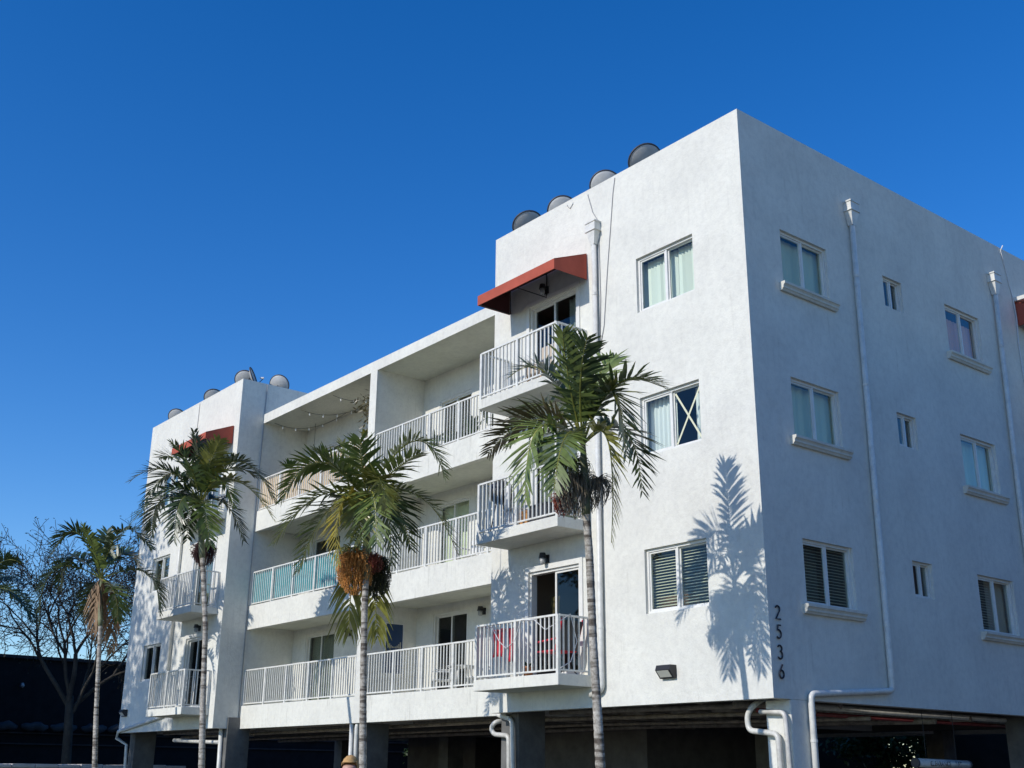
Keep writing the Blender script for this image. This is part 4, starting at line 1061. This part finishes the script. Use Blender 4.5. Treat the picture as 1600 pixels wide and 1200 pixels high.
def fruit(c, rx, rz, kind, n, parent, rn):
    c = Vector(c); mb = MB()
    top = c + Vector((0, 0, rz * 1.0))
    for i in range(int(n * 2.4)):
        a = rn.uniform(0, 6.283); u = rn.uniform(-1, 1)
        r = (1 - u * u) ** .5 * rn.uniform(.55, 1)
        e = c + Vector((rx * r * math.cos(a), rx * r * math.sin(a), rz * u))
        mid = (top + e) * .5 + Vector((math.cos(a), math.sin(a), .3)) * rx * rn.uniform(.15, .6) + Vector((rn.gauss(0, .03), rn.gauss(0, .03), rn.gauss(0, .03)))
        pts = [bez(top, mid, e, s / 4) for s in range(5)]
        mb.tube(pts, rn.uniform(.0035, .006), 3, False)
        if kind not in ('dry', 'green'):
            for s in (2.6, 3.2, 3.7, 4.0):
                q = bez(top, mid, e, s / 4) + Vector((rn.gauss(0, .012), rn.gauss(0, .012), rn.gauss(0, .012))); g = rn.uniform(.008, .013)
                mb.add([q + Vector(v) * g for v in ((1, 0, 0), (-1, 0, 0), (0, 1, 0), (0, -1, 0), (0, 0, 1.3), (0, 0, -1.3))],
                       [(0, 2, 4), (2, 1, 4), (1, 3, 4), (3, 0, 4), (2, 0, 5), (1, 2, 5), (3, 1, 5), (0, 3, 5)])
    o = mb.build('fruit_cluster', M['fruit_' + kind], parent); return o
plab = {1: 'tall slim palm nearest the camera with dry fruit stalks, before the near balconies',
        2: 'palm with a big orange-brown fruit cluster, second from the right',
        3: 'palm with dark maroon fruit before the far wing balconies',
        4: 'palm with a skirt of dead brown fronds, left of the building',
        5: 'palm cut off by the left edge, only frond tips in view'}
for k, P in PALMS.items():
    rn = random.Random(100 + k)
    tr = [Vector(p) for p in P['trunk']]; sh = Vector(P['shaft'])
    slope = (tr[0] - tr[1]); 
    base = tr[0] + slope * ((tr[0].z - GROUND) / max(.2, tr[1].z - tr[0].z)) * .55
    base.z = GROUND
    t = thing('palm_tree', plab[k], 'palm tree', base, 'palms in a row along the front')
    ctrl = [base, (base + tr[0]) * .5] + tr
    pts = []; 
    for i in range(len(ctrl) - 1):
        m = max(2, int((ctrl[i + 1] - ctrl[i]).length / .06))
        pts += [ctrl[i].lerp(ctrl[i + 1], j / m) for j in range(m)]
    pts.append(ctrl[-1])
    for _ in range(6):
        pts = [pts[0]] + [(pts[i - 1] + pts[i] * 2 + pts[i + 1]) / 4 for i in range(1, len(pts) - 1)] + [pts[-1]]
    N_ = len(pts); rad = []
    for i in range(N_):
        s = i / (N_ - 1); r = .080 - .022 * min(1, s * 1.6) + .03 * max(0, .12 - s) / .12
        rad.append(r * (1 + .035 * (1 if i % 2 else -1) + rn.uniform(-.012, .012)))
    MB().tube(pts, rad, 12).build('trunk', M['trunk'], t, True)
    top = tr[-1]; d = sh - top
    MB().tube([top - d * .05, top + d * .08, top + d * .3, top + d * .7, top + d * 1.05], [.06, .074, .07, .055, .038], 12).build('crownshaft', M['shaft'], t, True)
    for (b, m, e, c) in P['fronds']: hg = k == 2 and e[2] < 2.2; frond(b, m, e, c, t, rn, .46 if hg else .55, hg, {3: 1.45, 4: 1.6, 5: 1.6}.get(k, 1.25))
    # spear leaf
    MB().tube([sh, sh + Vector((.03, 0, .5)), sh + Vector((.05, 0, 1.0 + .3 * (k == 2)))], [.02, .014, .003], 5).build('spear_leaf', M['leaf_g'], t)
    for (c, rx, rz, kind, n) in P['fruit']: fruit(c, rx, rz, kind, n, t, rn)

# ------------------------------------------------------------------ bare spreading tree behind, left
def bare_tree(base, label, seed):
    rn = random.Random(seed)
    t = thing('bare_tree', label, 'tree', base)
    limbs = MB(); twigs = MB(); tufts = MB()
    def grow(p, d, ln, r, lev):
        n = 5; pts = [p]; q = p.copy(); dd = d.copy()
        for i in range(n):
            dd = (dd + Vector((rn.gauss(0, .13), rn.gauss(0, .13), rn.gauss(0, .10) + (.05 if lev < 3 else -.01)))).normalized()
            q = q + dd * ln / n; pts.append(q.copy())
        r1 = max(.0105, r * .74)
        rr = [r + (r1 - r) * i / n for i in range(n + 1)]
        (limbs if lev < 3 else twigs).tube(pts, rr, 7 if lev < 2 else (5 if lev < 4 else 3), False)
        if lev >= 7:
            for _ in range(1):
                a = q + Vector((rn.gauss(0, .06), rn.gauss(0, .06), rn.gauss(0, .06)))
                v = Vector((rn.uniform(-1, 1), rn.uniform(-1, 1), rn.uniform(-1.2, .3))).normalized() * .13
                s = v.cross(Vector((rn.random(), rn.random(), rn.random()))).normalized() * .026
                tufts.add([a, a + v * .5 + s, a + v, a + v * .5 - s], [(0, 1, 2, 3)])
            return
        kids = 2 if rn.random() < .55 else 3
        if lev == 0: kids = 4
        for i in range(kids):
            a = rn.uniform(.3, .75) if lev else rn.uniform(.35, .6)
            ax = dd.orthogonal().normalized(); ax.rotate(Matrix.Rotation(i * 6.283 / kids + rn.uniform(-.6, .6), 3, dd))
            nd = dd.copy(); nd.rotate(Matrix.Rotation(a, 3, ax))
            start = q if i < 2 else pts[rn.randint(3, 4)]
            grow(start, nd, ln * rn.uniform(.66, .88), max(.0105, r1 * rn.uniform(.72, .92)), lev + 1)
        if lev >= 2:   # side twigs
            for j in (2, 4):
                ax = dd.orthogonal().normalized(); ax.rotate(Matrix.Rotation(rn.uniform(0, 6.28), 3, dd))
                nd = dd.copy(); nd.rotate(Matrix.Rotation(.9, 3, ax)); grow(pts[j], nd, ln * .55, max(.009, r1 * .4), max(lev + 2, 6))
    b = Vector(base)
    trunk = [b, b + Vector((0, -.05, 1.5)), b + Vector((.05, -.15, 3.0)), b + Vector((.0, -.25, 4.3))]
    MB().tube(trunk, [.24, .19, .17, .15], 10).build('trunk', M['bark'], t, True)
    for (dx, dy, dz, l, r) in ((.1, -.42, .9, 2.2, .10), (.0, .12, 1, 2.1, .11), (-.4, -.1, .9, 1.9, .08), (.1, .55, .8, 2.2, .09), (.35, .3, .8, 2.0, .07), (.15, -.28, 1, 2.1, .08), (-.1, .35, .9, 2.0, .07)):
        grow(trunk[-1] - Vector((0, 0, rn.uniform(0, .9))), Vector((dx, dy, dz)).normalized(), l, r, 1)
    limbs.build('limbs', M['bark'], t, True)
    o = twigs.build('twigs', M['twig'], t); o['kind'] = 'stuff'
    o = tufts.build('sparse_leaves', M['tuft'], t); o['kind'] = 'stuff'
bare_tree((-36.0, 1.9, GROUND), 'bare spreading tree with fine dark twigs behind the left palms', 11)

# ------------------------------------------------------------------ leafy trees
def leafy(base, h, r, label, seed, n=5200, flat=1.0, leaf=.16, group=None, name='broadleaf_tree', low=.35):
    rn = random.Random(seed); b = Vector(base)
    t = thing(name, label, 'tree', base, group)
    c = b + Vector((0, 0, h * .66)); tr = MB()
    tr.tube([b, b + Vector((.1, .05, h * .25)), b + Vector((.0, .1, h * .5))], [.16, .12, .09], 9)
    lim = []
    for i in range(9):
        a = i * .7 + rn.uniform(-.3, .3); e = c + Vector((math.cos(a) * r * .7, math.sin(a) * r * .7, rn.uniform(-.25, .6) * r * flat)); lim.append(e)
        tr.tube([b + Vector((0, .1, h * rn.uniform(.3, .5))), (b + Vector((0, 0, h * .5)) + e) * .5 + Vector((0, 0, .2)), e], [.07, .045, .015], 6)
    tr.build('trunk', M['bark'], t, True)
    clumps = [(c + Vector((rn.gauss(0, .48), rn.gauss(0, .48), rn.gauss(0, .42) * flat)) * r, rn.uniform(.18, .36) * r) for _ in range(34)] + [(e, .3 * r) for e in lim]
    mb = MB()
    for i in range(n):
        cc, cr = rn.choice(clumps)
        p = cc + Vector((rn.gauss(0, 1), rn.gauss(0, 1), rn.gauss(0, .8))) * cr * .55
        d = Vector((rn.uniform(-1, 1), rn.uniform(-1, 1), rn.uniform(-.8, .4))).normalized() * leaf * rn.uniform(.7, 1.3)
        s = d.cross(Vector((rn.gauss(0, 1), rn.gauss(0, 1), rn.gauss(0, 1)))).normalized() * leaf * .28
        mb.add([p, p + d * .45 + s, p + d, p + d * .45 - s], [(0, 1, 2, 3)])
    mb.build('crown', M['bush'], t)
leafy((-27.2, -16.0, GROUND), 20.4, 4.3, 'tall leafy tree left of the frame shading the far wing', 21, 12000, 1.0, .26)
for i, (x, y, h, r, lab) in enumerate(((-13.3, 22.5, 4.6, 2.0, 'leafy tree glimpsed behind the clearance bar'), (-20.3, 22.3, 4.8, 2.3, 'leafy tree glimpsed left of the white corner column'),
                                  (-37.0, 22.5, 4.8, 2.2, 'leafy tree glimpsed left of the column under the near balcony'), (-29.5, 21.0, 4.2, 1.9, 'leafy tree glimpsed behind the nearest palm trunk'))):
    leafy((x, y, GROUND), h, r, lab, 40 + i, 7500, .9, .2, 'trees behind the carport')
for (a, b, lab) in ((-60, -38.6, 'dark block wall behind the carport, left stretch'), (-36.6, -21.6, 'dark block wall behind the carport, middle stretch'),
                    (-19.4, -14.4, 'dark block wall behind the carport, between two tree gaps'), (-12.9, -1.0, 'dark block wall behind the carport, right stretch')):
    t = thing('block_wall', lab, 'wall', ((a + b) / 2, 24.1, GROUND), 'walls behind the carport')  # added to close off the bright sky seen through the carport
    MB().box(a, b, 24, 24.25, GROUND, 3.4).build('wall_body', M['darkwall'], t)
    MB().box(a - .03, b + .03, 23.95, 24.3, 3.401, 3.5).build('coping', M['darkwall'], t)

# ------------------------------------------------------------------ neighbour across the side yard, right of the frame
t = thing('pink_building', 'faded pink neighbouring house right of the frame, mirrored in the side windows', 'building', (18, 16, GROUND))
MB().box(12.5, 26, 3.5, 42, GROUND, 6.6).build('wall', M['pinkwall'], t)
MB().box(12.2, 26.3, 3.2, 42.3, 6.601, 7.15).build('roof_fascia', M['pipe'], t)
for k in range(5):
    for z in (-1.0, 2.6):
        w_ = MB().box(12.46, 12.499, 6 + k * 7, 7.6 + k * 7, z, z + 1.2).build('window', M['frame'], t)
        MB().box(12.44, 12.459, 6.06 + k * 7, 7.54 + k * 7, z + .06, z + 1.14).build('pane', M['mirror'], w_)

# ------------------------------------------------------------------ dark neighbouring building, left
t = thing('dark_building', 'low flat-roofed dark navy building in shade behind the bare tree', 'building', (-50, 5, GROUND))
MB().box(-62, -45, -12, 34, GROUND, 3.72).build('wall', M['navy'], t)
MB().box(-45, -36, -12, -3.2, GROUND, 6.2).build('wing_wall', M['navy'], t)  # unseen wing added to keep sun off the wall and its ledges
MB().box(-62.2, -44.85, -2.9, 34.2, 3.721, 3.86).build('roof_edge', M['navyledge'], t)
for z, dpt in ((0.42, .12), (-0.05, .10)):
    MB().box(-44.999, -45 + dpt, -2.0, 34, z, z + .06).build('ledge', M['navyledge'], t)
mb = MB()
for i in range(9):
    y0 = 1.2 + i * 1.35 + .1 * math.sin(i * 3)
    pts = [(-44.75, y0 + s * .2, .72 + .05 * math.sin(s * 2 + i)) for s in range(7)]
    mb.tube(pts, [.08, .17, .2, .19, .21, .17, .07], 8)
    mb.build('tarpaulin_roll', M['tarp'], t, True); mb = MB()
tl = thing('wall_lamp', 'small dark wall lamp high on the navy building', 'wall light', (-44.9, 2.4, 2.5))
MB().box(-44.998, -44.9, 2.33, 2.47, 2.4, 2.65).build('back_plate', M['navyledge'], tl)
MB().lathe((-44.82, 2.4, 2.42), [(.001, 0), (.07, .02), (.09, .1), (.05, .2), (.001, .22)], 10).build('jar', M['lampglass'], tl, True)
# pale coping along the bottom left
t = thing('garden_wall', 'low pale block wall, only its coping showing at the bottom left', 'wall', (-27.5, -2.0, GROUND))
MB().box(-31.5, -27.9, -4.7, 3.2, GROUND, -1.05).build('wall_body', M['palewall'], t)
for i in range(11):
    MB().box(-31.56, -27.84, -4.72 + i * .72, -4.72 + i * .72 + .69, -1.049, -.945 + .012 * math.sin(i * 2.3)).build('coping_stone', M['palewall'], t, bevel=.01)
# utility pole far left
t = thing('utility_pole', 'short dark pole standing behind the roof of the navy building', 'pole', (-64, -2.7, GROUND))
MB().tube([(-64, -2.7, GROUND), (-64, -2.7, 7.3)], [.16, .13], 8).build('shaft', M['bark'], t, True)
MB().box(-64.08, -63.92, -3.3, -2.1, 6.8, 6.9).build('crossarm', M['bark'], t)

# ------------------------------------------------------------------ person at the bottom edge
t = thing('person', 'person with short sandy hair, only the top of the head above the bottom edge', 'person', (0, -7.24, GROUND))
sk = [((0, 0, .95), .15), ((0, 0, 1.12), .14), ((0, 0, 1.30), .16), ((0, 0, 1.42), .10), ((0, .0, 1.49), .058), ((0, -.01, 1.58), .085), ((0, -.015, 1.64), .084),
      ((-.19, 0, 1.38), .06), ((-.25, .01, 1.12), .045), ((-.26, -.04, .88), .034), ((-.26, -.06, .78), .038),
      ((.19, 0, 1.38), .06), ((.25, .01, 1.12), .045), ((.26, -.04, .88), .034), ((.26, -.06, .78), .038),
      ((-.10, 0, .88), .10), ((-.11, -.01, .50), .065), ((-.11, .01, .09), .045), ((-.12, -.15, .035), .035),
      ((.10, 0, .88), .10), ((.11, -.01, .50), .065), ((.11, .01, .09), .045), ((.12, -.15, .035), .035)]
ed = [(0, 1), (1, 2), (2, 3), (3, 4), (4, 5), (5, 6), (2, 7), (7, 8), (8, 9), (9, 10), (2, 11), (11, 12), (12, 13), (13, 14), (0, 15), (15, 16), (16, 17), (17, 18), (0, 19), (19, 20), (20, 21), (21, 22)]
me = bpy.data.meshes.new('body'); rz = Matrix.Rotation(math.radians(38), 3, 'Z')
me.from_pydata([rz @ Vector(p) + Vector((0, -7.24, GROUND)) for p, r in sk], ed, [])
for m_ in ('skin', 'shirt', 'jeans'): me.materials.append(M[m_])
ob = bpy.data.objects.new('body', me); COL.objects.link(ob)
bpy.context.view_layer.objects.active = ob
md = ob.modifiers.new('skin', 'SKIN')
for i, (p, r) in enumerate(sk): me.skin_vertices[0].data[i].radius = (r, r)
me.skin_vertices[0].data[0].use_root = True
ob.modifiers.new('sub', 'SUBSURF').levels = 2
dg_ = bpy.context.evaluated_depsgraph_get()
fin = bpy.data.meshes.new_from_object(ob.evaluated_get(dg_))
bpy.data.objects.remove(ob)
for p in fin.polygons:
    p.use_smooth = True
    z = p.center.z - GROUND
    p.material_index = 2 if z < .98 else (1 if z < 1.43 else 0)
ob = bpy.data.objects.new('body', fin); COL.objects.link(ob); attach(ob, t)
hc = Vector((0, -7.24, GROUND + 1.615)); mb = MB(); rn = random.Random(5)
rows = 10; cols_ = 20; vs = []
for j in range(rows + 1):
    th = math.radians(100) * j / rows
    for i in range(cols_):
        a = i * 2 * math.pi / cols_; r = .103 + rn.uniform(-.004, .005)
        vs.append(hc + rz @ Vector((math.sin(th) * math.cos(a) * r * .9, math.sin(th) * math.sin(a) * r * 1.08 + .012, math.cos(th) * r * 1.08)))
fs = [(j * cols_ + i, j * cols_ + (i + 1) % cols_, (j + 1) * cols_ + (i + 1) % cols_, (j + 1) * cols_ + i) for j in range(rows) for i in range(cols_)
      if not (j >= 7 and math.sin(i * 2 * math.pi / cols_) < -.5)]
mb.add(vs, fs)
for i in range(160):
    a = rn.uniform(0, 6.283); th = rn.uniform(0, 1.4); n_ = Vector((math.sin(th) * math.cos(a), math.sin(th) * math.sin(a), math.cos(th)))
    p = hc + rz @ Vector((n_.x * .094, n_.y * .112 + .012, n_.z * .112)); s = Vector((rn.gauss(0, 1), rn.gauss(0, 1), 0)).normalized() * .004
    e = p + rz @ (n_ * .01) + Vector((rn.gauss(0, .02), rn.gauss(0, .02), -.012)); mb.add([p - s, p + s, e], [(0, 1, 2)])
mb.build('hair', M['hair'], t, True)
